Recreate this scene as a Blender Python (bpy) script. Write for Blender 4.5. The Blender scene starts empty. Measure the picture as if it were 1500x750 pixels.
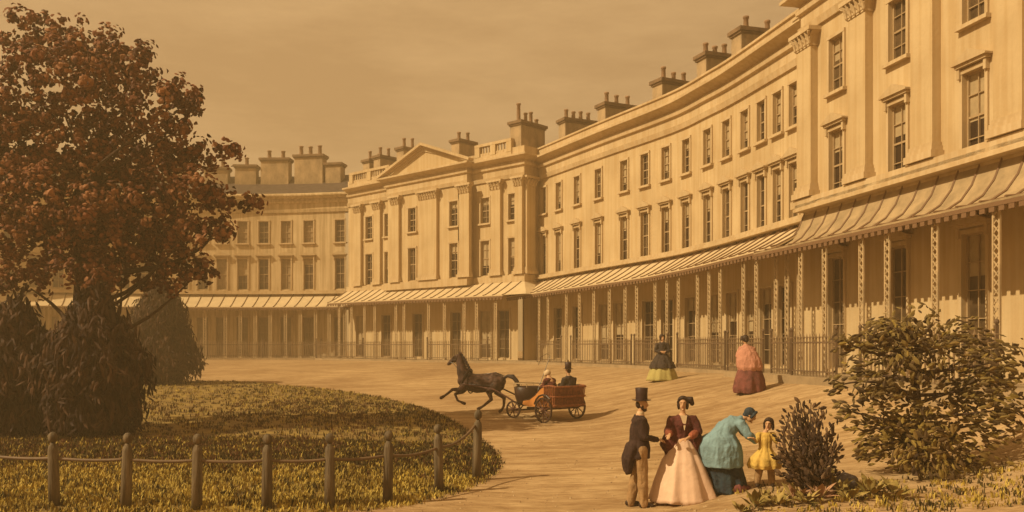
SKY0, SKY1, HAZE, EXPO = (.45,.255,.092), (.57,.338,.132), 0.0043, 0.25
import bpy, math, random
import numpy as np
from mathutils import Vector, Matrix
random.seed(7)
R = math.radians
F, CX, HY, EYE = 1300.0, 750.0, 507.0, 2.66      # lens in photo pixels, centre column, horizon row, eye height
scene = bpy.context.scene
COL = scene.collection
ORI = {}

# ------------------------------------------------------------------ mesh helpers
class MB:
    def __init__(s): s.v = []; s.f = []; s.m = []
    def add(s, vs, fs, mi=0):
        b = len(s.v); s.v += [tuple(p) for p in vs]
        for f in fs: s.f.append(tuple(i + b for i in f)); s.m.append(mi)
    def box(s, c, d, M=None, mi=0):
        x, y, z = d[0]/2, d[1]/2, d[2]/2
        vs = [Vector((sx*x, sy*y, sz*z)) for sz in (-1, 1) for sx, sy in ((-1,-1),(1,-1),(1,1),(-1,1))]
        if M is not None: vs = [M @ p for p in vs]
        c = Vector(c)
        s.add([p + c for p in vs], [(3,2,1,0),(4,5,6,7),(0,1,5,4),(1,2,6,5),(2,3,7,6),(3,0,4,7)], mi)
    def span(s, x0, x1, y0, y1, z0, z1, mi=0):
        s.box(((x0+x1)/2, (y0+y1)/2, (z0+z1)/2), (abs(x1-x0), abs(y1-y0), abs(z1-z0)), None, mi)
    def bar(s, a, b, w, mi=0):
        a = Vector(a); b = Vector(b); d = b - a
        if d.length < 1e-6: return
        M = d.to_track_quat('Z', 'Y').to_matrix()
        s.box((a+b)/2, (w, w, d.length), M, mi)
    def tube(s, pts, rad, n=10, rnd=True, mi=0):
        pts = [Vector(p) for p in pts]
        if not isinstance(rad, (list, tuple)): rad = [rad]*len(pts)
        P, Q = list(pts), list(rad)
        if rnd:
            d0 = (pts[0]-pts[1]).normalized(); d1 = (pts[-1]-pts[-2]).normalized()
            st = [(pts[0]+d0*rad[0]*math.sin(a), rad[0]*math.cos(a)) for a in (1.35, .95, .5)]
            en = [(pts[-1]+d1*rad[-1]*math.sin(a), rad[-1]*math.cos(a)) for a in (.5, .95, 1.35)]
            P = [a for a, _ in st] + P + [a for a, _ in en]; Q = [b for _, b in st] + Q + [b for _, b in en]
        T = []
        for i in range(len(P)):
            t = P[min(i+1, len(P)-1)] - P[max(i-1, 0)]
            T.append(t.normalized() if t.length > 1e-9 else Vector((0,0,1)))
        up = Vector((0,0,1)) if abs(T[0].z) < .9 else Vector((1,0,0))
        u = T[0].cross(up).normalized(); vs = []
        for i in range(len(P)):
            u = (u - T[i]*u.dot(T[i])).normalized(); w = T[i].cross(u)
            for k in range(n):
                a = 2*math.pi*k/n
                vs.append(P[i] + (u*math.cos(a) + w*math.sin(a))*Q[i])
        fs = [(i*n+k, i*n+(k+1)%n, (i+1)*n+(k+1)%n, (i+1)*n+k) for i in range(len(P)-1) for k in range(n)]
        fs += [tuple(range(n))[::-1], tuple((len(P)-1)*n + k for k in range(n))]
        s.add(vs, fs, mi)
    def loft(s, rings, n=28, folds=0, amp=0., seed=0, mi=0, squash=None):
        # rings: (cx, cy, z, rx, ry); folds deepen towards the first (lowest) ring
        rg = random.Random(seed); ph = [rg.uniform(0, 6.28) for _ in range(3)]
        vs = []; m = len(rings)
        for i, (cx, cy, z, rx, ry) in enumerate(rings):
            k = (1 - i/max(1, m-1))
            for j in range(n):
                a = 2*math.pi*j/n
                q = 1 + amp*k*(math.sin(folds*a + ph[0]) + .5*math.sin((folds*1.7)//1*a + ph[1] + z)) if folds else 1
                vs.append((cx + rx*q*math.cos(a), cy + ry*q*math.sin(a), z))
        fs = [(i*n+j, i*n+(j+1)%n, (i+1)*n+(j+1)%n, (i+1)*n+j) for i in range(m-1) for j in range(n)]
        fs += [tuple(range(n))[::-1], tuple((m-1)*n + k for k in range(n))]
        s.add(vs, fs, mi)
    def lathe(s, prof, n=16, c=(0,0,0), mi=0, M=None):
        b = MB(); b.loft([(0, 0, z, r, r) for r, z in prof], n)
        vs = [Vector(p) for p in b.v]
        if M is not None: vs = [M @ p for p in vs]
        c = Vector(c)
        s.add([p + c for p in vs], b.f, mi)
    def ell(s, c, r, M=None, n=12, mi=0):
        vs = []; m = n//2 + 1
        for i in range(m):
            t = math.pi*(i + .25)/(m - .5)
            for j in range(n):
                a = 2*math.pi*j/n
                p = Vector((r[0]*math.sin(t)*math.cos(a), r[1]*math.sin(t)*math.sin(a), -r[2]*math.cos(t)))
                vs.append((M @ p if M is not None else p) + Vector(c))
        fs = [(i*n+j, i*n+(j+1)%n, (i+1)*n+(j+1)%n, (i+1)*n+j) for i in range(m-1) for j in range(n)]
        fs += [tuple(range(n))[::-1], tuple((m-1)*n + k for k in range(n))]
        s.add(vs, fs, mi)
    def prism(s, poly, y0, y1, mi=0):                    # poly in x,z, extruded along y
        n = len(poly)
        vs = [(x, y0, z) for x, z in poly] + [(x, y1, z) for x, z in poly]
        fs = [tuple(range(n)), tuple(range(n, 2*n))[::-1]] + [(i, i+n, (i+1)%n+n, (i+1)%n) for i in range(n)]
        s.add(vs, fs, mi)
    def build(s, name, mats, parent=None, smooth=False, world=False):
        me = bpy.data.meshes.new(name)
        v = s.v
        if world and parent is not None:
            o = ORI[parent.name]; v = [(a-o[0], b-o[1], c-o[2]) for a, b, c in v]
        me.from_pydata(v, [], s.f)
        if not isinstance(mats, (list, tuple)): mats = [mats]
        for m in mats: me.materials.append(m)
        me.polygons.foreach_set('material_index', s.m)
        if smooth: me.polygons.foreach_set('use_smooth', [True]*len(s.f))
        me.update()
        o = bpy.data.objects.new(name, me); COL.objects.link(o)
        ORI[o.name] = (0, 0, 0)
        if parent is not None:
            o.parent = parent; ORI[o.name] = ORI[parent.name]
        return o

def fix_normals(o):
    import bmesh
    bm = bmesh.new(); bm.from_mesh(o.data); bmesh.ops.recalc_face_normals(bm, faces=bm.faces); bm.to_mesh(o.data); bm.free()

def fuse(mb, name, mats, parent=None, voxel=.012, smooth=4, spots=(), fac=.5, wr=0):
    """grow one continuous skin round overlapping closed shapes"""
    t = mb.build('working_shape', mats[:1] if isinstance(mats, (list, tuple)) else mats)
    fix_normals(t)
    r = t.modifiers.new('r', 'REMESH'); r.mode = 'VOXEL'; r.voxel_size = voxel
    sm = t.modifiers.new('s', 'SMOOTH'); sm.iterations = smooth; sm.factor = fac
    dg = bpy.context.evaluated_depsgraph_get()
    me = bpy.data.meshes.new_from_object(t.evaluated_get(dg)); me.name = name
    old = t.data; bpy.data.objects.remove(t); bpy.data.meshes.remove(old)
    me.materials.clear()
    for m in (mats if isinstance(mats, (list, tuple)) else [mats]): me.materials.append(m)
    n = len(me.polygons); idx = np.zeros(n, dtype=np.int32)
    cen = np.zeros(n*3); me.polygons.foreach_get('center', cen); cen = cen.reshape(-1, 3)
    for c, rad, mi in spots: idx[np.linalg.norm(cen - np.array(c), axis=1) < rad] = mi
    me.polygons.foreach_set('material_index', idx)
    if wr:
        import mathutils
        nv = len(me.vertices); cs = np.zeros(nv*3); ns = np.zeros(nv*3); me.vertices.foreach_get('co', cs); me.vertices.foreach_get('normal', ns)
        nz = mathutils.noise.noise
        am = np.array([nz((x*11+wr*900, y*11, z*4.5)) + .6*nz((x*24, y*24+wr*700, z*9)) for x, y, z in cs.reshape(-1, 3)])
        me.vertices.foreach_set('co', (cs.reshape(-1, 3) + ns.reshape(-1, 3)*(am*wr)[:, None]).ravel())
    me.polygons.foreach_set('use_smooth', np.ones(n, dtype=bool)); me.update()
    o = bpy.data.objects.new(name, me); COL.objects.link(o); ORI[o.name] = (0,0,0)
    if parent is not None: o.parent = parent; ORI[o.name] = ORI[parent.name]
    return o

def tag(o, label=None, cat=None, group=None, kind=None):
    if label: o['label'] = label
    if cat: o['category'] = cat
    if group: o['group'] = group
    if kind: o['kind'] = kind
    return o
def thing(name, label, cat, loc=(0,0,0), rz=0, group=None):
    o = bpy.data.objects.new(name, None); COL.objects.link(o); o.empty_display_size = .2
    o.location = loc; o.rotation_euler = (0, 0, rz); ORI[o.name] = tuple(loc)
    return tag(o, label, cat, group)
def put(o, parent, pos, rz):                                   # place a local-frame part at a world spot under its unrotated thing
    q = ORI[parent.name]; o.parent = parent
    o.location = (pos[0]-q[0], pos[1]-q[1], pos[2]-q[2]); o.rotation_euler = (0, 0, rz)
    return o
def copy_tree(o, parent=None):
    c = o.copy(); COL.objects.link(c); ORI[c.name] = ORI.get(o.name, (0,0,0))
    if parent is not None: c.parent = parent
    for ch in list(o.children): copy_tree(ch, c)
    return c

# ------------------------------------------------------------------ materials
def mat(name, c, rough=.8, var=.0, scale=3., c2=None, bump=0., bscale=None, stretch=(1,1,1), spec=.3, detail=6):
    m = bpy.data.materials.new(name); m.use_nodes = True
    nt = m.node_tree; b = nt.nodes['Principled BSDF']
    b.inputs['Roughness'].default_value = rough
    b.inputs['Specular IOR Level'].default_value = spec
    b.inputs['Base Color'].default_value = (*c, 1)
    if var or c2 or bump:
        tc = nt.nodes.new('ShaderNodeTexCoord'); mp = nt.nodes.new('ShaderNodeMapping')
        mp.inputs['Scale'].default_value = stretch; nt.links.new(tc.outputs['Object'], mp.inputs[0])
        no = nt.nodes.new('ShaderNodeTexNoise'); no.inputs['Scale'].default_value = scale; no.inputs['Detail'].default_value = detail
        no.inputs['Roughness'].default_value = .65
        nt.links.new(mp.outputs[0], no.inputs['Vector'])
        if var or c2:
            cr = nt.nodes.new('ShaderNodeValToRGB')
            c2 = c2 or tuple(x*(1-var) for x in c)
            cr.color_ramp.elements[0].position = .36; cr.color_ramp.elements[0].color = (*c2, 1)
            cr.color_ramp.elements[1].position = .62; cr.color_ramp.elements[1].color = (*c, 1)
            nt.links.new(no.outputs['Fac'], cr.inputs[0]); nt.links.new(cr.outputs[0], b.inputs['Base Color'])
        if bump:
            n2 = nt.nodes.new('ShaderNodeTexNoise'); n2.inputs['Scale'].default_value = bscale or scale*4; n2.inputs['Detail'].default_value = 5
            nt.links.new(mp.outputs[0], n2.inputs['Vector'])
            bp = nt.nodes.new('ShaderNodeBump'); bp.inputs['Strength'].default_value = bump; bp.inputs['Distance'].default_value = .05
            nt.links.new(n2.outputs['Fac'], bp.inputs['Height']); nt.links.new(bp.outputs[0], b.inputs['Normal'])
    return m

def stucco(name, c, c2, streak=.35):
    """limewashed stucco: cloudy patches, fine vertical weather streaks, a grainy surface"""
    m = bpy.data.materials.new(name); m.use_nodes = True; nt = m.node_tree; L = nt.links.new
    b = nt.nodes['Principled BSDF']; b.inputs['Roughness'].default_value = .9; b.inputs['Specular IOR Level'].default_value = .15
    tc = nt.nodes.new('ShaderNodeTexCoord')
    def noise(sc, st, det=6):
        mp = nt.nodes.new('ShaderNodeMapping'); mp.inputs['Scale'].default_value = st; L(tc.outputs['Object'], mp.inputs[0])
        n = nt.nodes.new('ShaderNodeTexNoise'); n.inputs['Scale'].default_value = sc; n.inputs['Detail'].default_value = det
        L(mp.outputs[0], n.inputs['Vector']); return n
    a = noise(.55, (1,1,1)); s = noise(5., (1,1,.045), 3); g = noise(9., (1,1,1), 4)
    r1 = nt.nodes.new('ShaderNodeValToRGB'); r1.color_ramp.elements[0].position = .35; r1.color_ramp.elements[1].position = .65
    r1.color_ramp.elements[0].color = (*c2, 1); r1.color_ramp.elements[1].color = (*c, 1); L(a.outputs['Fac'], r1.inputs[0])
    r2 = nt.nodes.new('ShaderNodeValToRGB'); r2.color_ramp.elements[0].position = .42; r2.color_ramp.elements[1].position = .58
    d = 1 - streak; r2.color_ramp.elements[0].color = (d, d*.95, d*.88, 1); r2.color_ramp.elements[1].color = (1,1,1,1); L(s.outputs['Fac'], r2.inputs[0])
    mx = nt.nodes.new('ShaderNodeMix'); mx.data_type = 'RGBA'; mx.blend_type = 'MULTIPLY'; mx.inputs[0].default_value = 1
    L(r1.outputs[0], mx.inputs[6]); L(r2.outputs[0], mx.inputs[7]); L(mx.outputs[2], b.inputs['Base Color'])
    bp = nt.nodes.new('ShaderNodeBump'); bp.inputs['Strength'].default_value = .25; bp.inputs['Distance'].default_value = .03
    L(g.outputs['Fac'], bp.inputs['Height']); L(bp.outputs[0], b.inputs['Normal'])
    return m

M = {}
M['stucco'] = stucco('stucco', (.56,.43,.255), (.47,.35,.20), .09)
M['stucco_hazed'] = stucco('stucco_hazed', (.60,.47,.29), (.50,.38,.225), .25)  # far wing stucco, paled so the colour itself carries extra haze
M['trim'] = stucco('trim', (.56,.43,.265), (.45,.335,.195), .10)
M['awning'] = mat('awning_sheet', (.60,.465,.285), .75, .15, 1.2, bump=.15)
M['awning_old'] = mat('weathered_awning', (.40,.29,.165), .8, .35, 1.5, bump=.2)
M['seam'] = mat('awning_seam', (.17,.095,.05), .7)
M['pane'] = mat('window_glass', (.035,.019,.012), .2, .4, .8, spec=.5)
M['pane_dim'] = mat('window_glass_blind', (.13,.08,.04), .3, .65, .9, spec=.5)
M['pane_hazed'] = mat('hazed_glass', (.34,.245,.14), .5, .35, .9)  # far wing glass, lightened to put the haze fade into its colour
M['blind'] = mat('window_blind', (.42,.315,.18), .8, .25, 2)
M['sash'] = mat('sash_wood', (.40,.28,.155), .6, .2)
M['slate'] = mat('roof_slate', (.085,.058,.047), .7, .5, 2.5, bump=.5, bscale=5, stretch=(1,1,2))
M['brick'] = mat('chimney_render', (.42,.30,.175), .9, .45, 1.6, bump=.4, bscale=8, stretch=(1,1,.5))
M['cap'] = mat('chimney_cap', (.20,.125,.07), .9, .4)
M['pot'] = mat('chimney_pot', (.27,.155,.085), .8, .35)
M['iron'] = mat('wrought_iron', (.15,.095,.055), .6, .3)
M['iron_pale'] = mat('railing_iron', (.30,.205,.12), .7, .35)
M['trellis'] = mat('trellis_wood', (.50,.37,.215), .7, .3)
M['wood_post'] = mat('post_wood', (.17,.125,.075), .75, .6, 3, bump=.5, bscale=9, stretch=(3,3,.4))
M['bark'] = mat('bark', (.075,.042,.025), .9, .5, 3, bump=.8, stretch=(1,1,.25))
M['skin'] = mat('skin', (.50,.29,.16), .6)
M['eye'] = mat('eye_dark', (.03,.018,.012), .3)
M['lip'] = mat('lips', (.33,.11,.07), .6)
M['hair'] = mat('dark_hair', (.035,.018,.012), .6, .3, 20)
M['coat'] = mat('black_coat_cloth', (.045,.022,.018), .85, .45, 9, bump=.3)
M['hat'] = mat('hat_felt', (.045,.022,.02), .5, .3)
M['trousers'] = mat('tan_trousers', (.36,.22,.105), .85, .3, 8, bump=.3)
M['boot'] = mat('boot_leather', (.03,.016,.011), .45)
M['maroon'] = mat('maroon_cloth', (.125,.03,.024), .85, .6, 7, bump=.4)
M['rust'] = mat('rust_cloth', (.30,.085,.045), .85, .4, 7)
M['blush'] = mat('blush_silk', (.68,.475,.35), .8, .14, 3, bump=.35, bscale=6)
M['cream'] = mat('cream_linen', (.58,.44,.28), .8, .15)
M['teal'] = mat('teal_cloth', (.20,.325,.385), .85, .25, 6, bump=.3)
M['navy'] = mat('navy_cloth', (.03,.055,.075), .75, .5, 6, c2=(.015,.02,.03), bump=.4)
M['yellow'] = mat('yellow_cloth', (.62,.41,.10), .8, .3, 6, bump=.3)
M['pink'] = mat('pink_shawl', (.50,.235,.165), .85, .18, 5, bump=.3)
M['plum'] = mat('plum_cloth', (.20,.065,.055), .85, .55, 5, bump=.5)
M['slatecloth'] = mat('dark_shawl', (.05,.035,.03), .85, .45, 7, bump=.4)
M['palegreen'] = mat('pale_green_cloth', (.40,.34,.12), .8, .2, 5)
M['horse'] = mat('horse_coat', (.10,.05,.034), .75, .6, 9, c2=(.02,.011,.009), bump=.15)
M['mane'] = mat('horse_hair', (.022,.012,.01), .6)
M['leather'] = mat('harness_leather', (.028,.016,.012), .4)
M['wicker'] = mat('red_wicker', (.30,.10,.04), .75, .55, 12, bump=.4)
M['orange'] = mat('orange_panel', (.55,.22,.055), .5, .18, 4)
M['dark_boot'] = mat('carriage_leather', (.04,.018,.013), .45, .4, 6)
M['wheelwood'] = mat('wheel_wood', (.10,.035,.02), .6, .4, 8)
M['rim'] = mat('wheel_iron', (.045,.022,.015), .5)
M['rock'] = mat('grey_stone', (.17,.145,.15), .9, .5, 5, bump=.6)
def leafmats(n, cols): return [mat('%s_leaf' % n, c, .7, .35, 2.5, spec=.15) for c in cols]
LM_tree = leafmats('copper', [(.19,.072,.034), (.29,.13,.06), (.085,.032,.018)])
LM_yew = leafmats('yew', [(.045,.021,.012), (.08,.038,.02), (.028,.013,.009)])
LM_bush = leafmats('shrub', [(.06,.034,.02), (.12,.07,.038), (.036,.02,.014)])
LM_olive = leafmats('olive', [(.12,.08,.03), (.20,.14,.045), (.065,.04,.019)])
LM_gold = leafmats('gold', [(.17,.105,.03), (.085,.05,.02), (.24,.165,.04)])
LM_pale = leafmats('pale', [(.40,.29,.10), (.27,.20,.06), (.44,.25,.15)])
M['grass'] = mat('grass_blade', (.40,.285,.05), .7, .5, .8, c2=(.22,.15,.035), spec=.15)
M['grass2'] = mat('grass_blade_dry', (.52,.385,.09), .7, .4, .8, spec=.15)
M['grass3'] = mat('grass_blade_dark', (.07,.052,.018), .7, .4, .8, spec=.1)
M['grass4'] = mat('grass_blade_shade', (.115,.05,.022), .75, .4, .8, spec=.1)  # reddish-brown blades that colour the tree's shade into the lawn
M['turf'] = mat('turf', (.27,.185,.05), .95, .6, 1.6, c2=(.12,.075,.027), bump=.5, bscale=8)

# ------------------------------------------------------------------ facade paths
class Path:
    def __init__(s, pts, straight=False):
        P = [Vector(p).to_2d() for p in pts]; D = []
        if straight or len(P) == 2:
            for a, b in zip(P[:-1], P[1:]): D += [a.lerp(b, k/40) for k in range(40)]
            D.append(P[-1])
        else:
            for i in range(len(P)-1):
                a, b, c, d = P[max(i-1,0)], P[i], P[i+1], P[min(i+2,len(P)-1)]
                for k in range(40):
                    t = k/40
                    D.append(.5*((2*b) + (c-a)*t + (2*a-5*b+4*c-d)*t*t + (3*b-a-3*c+d)*t**3))
            D.append(P[-1])
        s.D = D; s.S = [0]
        for a, b in zip(D[:-1], D[1:]): s.S.append(s.S[-1] + (b-a).length)
        s.L = s.S[-1]
    def at(s, q):
        q = max(0, min(s.L, q))
        lo = int(np.searchsorted(s.S, q)); lo = max(1, min(len(s.S)-1, lo))
        k = (q - s.S[lo-1])/max(1e-9, s.S[lo]-s.S[lo-1])
        p = s.D[lo-1].lerp(s.D[lo], k)
        a = s.D[max(0, lo-4)]; b = s.D[min(len(s.D)-1, lo+3)]
        return p, (b-a).normalized()
    def off(s, q, d):                                            # d metres out in front of the wall
        p, t = s.at(q); return Vector((p.x + t.y*d, p.y - t.x*d))
    def rz(s, q): t = s.at(q)[1]; return math.atan2(t.y, t.x)
    def px(s, x, d=0.):
        best, bq = 1e9, 0
        for i in range(2001):
            q = s.L*i/2000; p = s.off(q, d)
            e = abs(CX + F*p.x/p.y - x)
            if e < best: best, bq = e, q
        return bq
    def pts(s, q0, q1, step=.8):
        n = max(1, int(math.ceil((q1-q0)/step)))
        return [s.at(q0 + (q1-q0)*i/n)[0] for i in range(n+1)]

def sweep(mb, pts, prof, mi=0, zoff=None, caps=True):
    """run a closed profile of (distance in front, height) along a line, mitred at its corners"""
    n = len(prof); vs = []
    for i, p in enumerate(pts):
        a = (pts[i]-pts[i-1]).normalized() if i else None
        b = (pts[i+1]-pts[i]).normalized() if i < len(pts)-1 else None
        a = a or b; b = b or a
        n1 = Vector((a.y, -a.x)); n2 = Vector((b.y, -b.x)); m = (n1+n2)/(1+n1.dot(n2))
        dz = zoff[i] if zoff else 0
        for d, z in prof: vs.append((p.x + m.x*d, p.y + m.y*d, z + dz + EYE))
    fs = [(i*n+j, i*n+(j+1)%n, (i+1)*n+(j+1)%n, (i+1)*n+j) for i in range(len(pts)-1) for j in range(n)]
    if caps: fs += [tuple(range(n)), tuple((len(pts)-1)*n + k for k in range(n))[::-1]]
    mb.add(vs, fs, mi)

def wall_grid(mb, path, q0, q1, z0, z1, opens, reveal=.22, d=0., step=1.2):
    """a wall sheet with real openings and reveals; opens = (q0,q1,z0,z1), heights from the eye"""
    Q = {round(q0,4), round(q1,4)}; Z = {z0, z1}
    for o in opens: Q |= {round(o[0],4), round(o[1],4)}; Z |= {o[2], o[3]}
    Q = sorted(q for q in Q if q0-1e-6 <= q <= q1+1e-6); Z = sorted(Z); QQ = []
    for a, b in zip(Q[:-1], Q[1:]):
        k = max(1, int((b-a)/step)); QQ += [a + (b-a)*i/k for i in range(k)]
    QQ.append(Q[-1])
    def V(q, z, dd=0): p = path.off(q, d-dd); return (p.x, p.y, z+EYE)
    for a, b in zip(QQ[:-1], QQ[1:]):
        for c, e in zip(Z[:-1], Z[1:]):
            m, h = (a+b)/2, (c+e)/2
            if any(o[0] < m < o[1] and o[2] < h < o[3] for o in opens): continue
            mb.add([V(a,c), V(b,c), V(b,e), V(a,e)], [(0,1,2,3)])
    for o in opens:
        a, b, c, e = o[0], o[1], o[2], o[3]; r = reveal
        mb.add([V(a,c), V(a,e), V(a,e,r), V(a,c,r)], [(0,1,2,3)]); mb.add([V(b,c), V(b,e), V(b,e,r), V(b,c,r)], [(3,2,1,0)])
        mb.add([V(a,e), V(b,e), V(b,e,r), V(a,e,r)], [(0,1,2,3)]); mb.add([V(a,c), V(b,c), V(b,c,r), V(a,c,r)], [(3,2,1,0)])

WPROTO = {}
def window_proto(w, h, rows, hood, door=False, surround=True):
    key = (w, h, rows, hood, door)
    if key in WPROTO: return WPROTO[key]
    fm, pm, sm, hm = MB(), MB(), MB(), MB()
    a = w/2; s = .11
    if surround:
        fm.span(-a-s, -a, -.06, -.002, 0, h, 0); fm.span(a, a+s, -.06, -.002, 0, h, 0); fm.span(-a-s, a+s, -.075, -.002, h, h+s, 0)
    t = .05
    fm.span(-a, -a+t, .10, .17, 0, h, 1); fm.span(a-t, a, .10, .17, 0, h, 1)
    fm.span(-a+t, a-t, .10, .17, 0, t, 1); fm.span(-a+t, a-t, .10, .17, h-t, h, 1)
    fm.span(-.014, .014, .105, .16, t, h-t, 1)
    for i in range(1, rows):
        z = h*i/rows; b = .03 if i*2 == rows else .014
        fm.span(-a+t, a-t, .11, .158, z-b, z+b, 1)
    pm.add([(-a, .165, 0), (a, .165, 0), (a, .165, h), (-a, .165, h)], [(0,1,2,3)])
    sm.span(-a-.18, a+.18, -.16, .1, -.11, -.003)
    if hood:
        z = h + s + .05
        hm.span(-a-.17, a+.17, -.17, -.003, z, z+.08); hm.span(-a-.13, -a-.03, -.13, -.003, z-.28, z-.003); hm.span(a+.03, a+.13, -.13, -.003, z-.28, z-.003)
        hm.prism([(-a-.24, z+.083), (a+.24, z+.083), (a+.24, z+.13), (0, z+.40), (-a-.24, z+.13)], -.24, -.003)
    WPROTO[key] = (fm, pm, sm, hm, {}); return WPROTO[key]
def add_window(bld, path, q, w, z0, z1, rows=4, hood=False, sill=True, pane='pane', d=0., name='window', blind=True):
    h = round(z1-z0, 3); fm, pm, sm, hm, me = window_proto(w, h, rows, hood, name != 'window')
    p = path.off(q, d)
    def inst(key, mb, mats, nm, par):
        if key in me: o = bpy.data.objects.new(nm, me[key]); COL.objects.link(o)
        else: o = mb.build(nm, mats); me[key] = o.data
        o.parent = par; ORI[o.name] = ORI[bld.name]; return o
    f = inst('f', fm, [M['trim'], M['sash']], name, bld); put(f, bld, (p.x, p.y, z0+EYE), path.rz(q))
    inst(pane, pm, M[pane], 'pane', f)
    if blind and pane != 'pane_hazed' and random.random() < .55:
        k = random.choice((.2, .3, .4, .55, .7)); bm_ = MB(); bm_.span(-w/2+.05, w/2-.05, .1605, .1640, h*(1-k), h-.05); inst('b%g' % k, bm_, [M['blind']], 'blind', f)
    if sill: inst('s', sm, M['trim'], 'sill', f)
    if hood: inst('h', hm, M['trim'], 'hood', f)
    return f

def add_chimney(bld, path, pc, depth, width, ztop, npots, back=2.0, zbot=11.6, potz=.75, tall=None):
    q = path.px(pc, -back); p = path.off(q, -back); b = MB()
    b.span(-width/2, width/2, -depth/2, depth/2, 0, ztop-zbot-.28)
    o = b.build('chimney', [M['brick']]); put(o, bld, (p.x, p.y, zbot+EYE), path.rz(q)); ORI[o.name] = ORI[bld.name]
    c = MB(); h = ztop-zbot
    c.span(-width/2-.07, width/2+.07, -depth/2-.07, depth/2+.07, h-.278, h-.18); c.span(-width/2-.14, width/2+.14, -depth/2-.14, depth/2+.14, h-.178, h)
    c.build('cap', M['cap'], o)
    for i in range(npots):
        y = -depth/2 + depth*(i+.5)/npots; ph = potz*random.uniform(.75, 1.15) * (tall[i] if tall else 1)
        t = MB(); r = .13
        t.lathe([(r*1.15, h+.002), (r, h+.1), (r*.85, h+ph-.12), (r*1.1, h+ph-.09), (r*1.1, h+ph), (r*.7, h+ph)], 10, (random.uniform(-.08,.08), y, 0))
        t.build('chimney_pot', M['pot'], o, True)
    return o

def add_pilaster(bld, path, q, w, z0, z1, d=0., dep=.22, cap_h=.62):
    b = MB(); a = w/2; H = z1-z0
    b.span(-a, a, -dep, .01, .45, H-cap_h)
    o = b.build('pilaster', M['stucco']); p = path.off(q, d); put(o, bld, (p.x, p.y, z0+EYE), path.rz(q)); ORI[o.name] = ORI[bld.name]
    s = MB(); s.span(-a-.14, a+.14, -dep-.14, .01, 0, .2); s.span(-a-.08, a+.08, -dep-.08, .01, .202, .34); s.span(-a-.04, a+.04, -dep-.04, .01, .342, .448)
    s.build('pilaster_base', M['trim'], o)
    c = MB(); zc = H-cap_h
    c.span(-a-.03, a+.03, -dep-.03, .01, zc+.002, zc+.07)
    prof = [(-a, zc+.07), (a, zc+.07), (a+.05, zc+.35), (a+.2, zc+cap_h-.14), (-a-.2, zc+cap_h-.14), (-a-.05, zc+.35)]
    c.prism(prof, -dep-.05, .01)
    c.span(-a-.24, a+.24, -dep-.2, .01, zc+cap_h-.138, zc+cap_h-.003)
    k = max(3, int(w/.22))
    for i in range(k+1):                                        # acanthus leaves and corner scrolls
        x = -a + w*i/k
        c.tube([(x, -dep-.05, zc+.08), (x, -dep-.1, zc+.24), (x, -dep-.17, zc+.33)], [.06,.055,.03], 6)
        if i < k: c.tube([(x+w/k/2, -dep-.05, zc+.2), (x+w/k/2, -dep-.1, zc+.36), (x+w/k/2, -dep-.16, zc+.43)], [.05,.05,.03], 6)
    for sx in (-1, 1):
        c.tube([(sx*(a-.02), -dep-.06, zc+.36), (sx*(a+.1), -dep-.14, zc+.46), (sx*(a+.17), -dep-.16, zc+.42), (sx*(a+.1), -dep-.16, zc+.37)], [.05,.055,.05,.03], 6)
    c.build('capital', M['trim'], o)
    return o

AW = [(-.02, 4.18), (.35, 3.98), (.8, 3.70), (1.3, 3.42), (1.75, 3.20), (1.98, 3.14)]
def add_veranda(bld, path, q0, q1, zof=lambda q: 0, prof=AW, band=True, seam=.82, pts=None, valance=True, am='awning'):
    pts = path.pts(q0, q1, .7); zo = [zof(q0 + (q1-q0)*i/(len(pts)-1)) for i in range(len(pts))]
    b = MB(); up = [(d, z) for d, z in prof]; lo = [(d, z-.05) for d, z in prof][::-1]
    sweep(b, pts, up+lo, 0, zo)
    n = int((q1-q0)/seam)
    for i in range(n+1):
        q = q0 + .05 + (q1-q0-.1)*i/n
        P = []
        for d, z in prof: v = path.off(q, d); P.append((v.x, v.y, z+.02+zof(q)+EYE))
        b.tube(P, .036, 5, False, 1)
    o = b.build('veranda_roof', [M[am], M['seam']], bld, world=True)
    e = prof[-1]; v = MB()
    sweep(v, pts, [(e[0]-.05, e[1]-.052), (e[0]+.0, e[1]-.052), (e[0]+.0, e[1]-.15), (e[0]-.05, e[1]-.15)], 0, zo)
    m = int((q1-q0)/.3)
    for i in range(m):
        q = q0 + (q1-q0)*(i+.5)/m; p = path.off(q, e[0]-.025); rz = path.rz(q)
        v.box((p.x, p.y, e[1]-.21+zof(q)+EYE), (.17, .035, .115), Matrix.Rotation(rz, 3, 'Z'))
    v.build('valance', M['seam'], o, world=True)
    if band:
        s = MB(); t = prof[0][1]
        sweep(s, pts, [(.001, t+.04), (.42, t+.04), (.42, t+.16), (.34, t+.16), (.34, t+.30), (.001, t+.30)], 0, zo)
        s.build('balcony_band', M['trim'], bld, world=True)
    return o

def trellis_mb(h, w=.2):
    b = MB()
    for x in (-w/2, w/2): b.box((x, 0, h/2), (.048, .048, h))
    n = int(h/w)
    for i in range(n):
        z0, z1 = h*i/n, h*(i+1)/n
        b.bar((-w/2, .005, z0), (w/2, .005, z1), .024); b.bar((w/2, -.005, z0), (-w/2, -.005, z1), .024)
    b.box((0, 0, .06), (w+.12, .12, .12))
    return b
TREL = {}
def add_trellis(bld, path, q, d, z0, z1, w=.2):
    h = round(z1-z0, 2); k = (h, w)
    if k not in TREL: o = trellis_mb(h, w).build('trellis_post', M['trellis']); TREL[k] = o.data
    else: o = bpy.data.objects.new('trellis_post', TREL[k]); COL.objects.link(o)
    ORI[o.name] = (0,0,0); p = path.off(q, d); return put(o, bld, (p.x, p.y, z0+EYE), path.rz(q))
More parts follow.
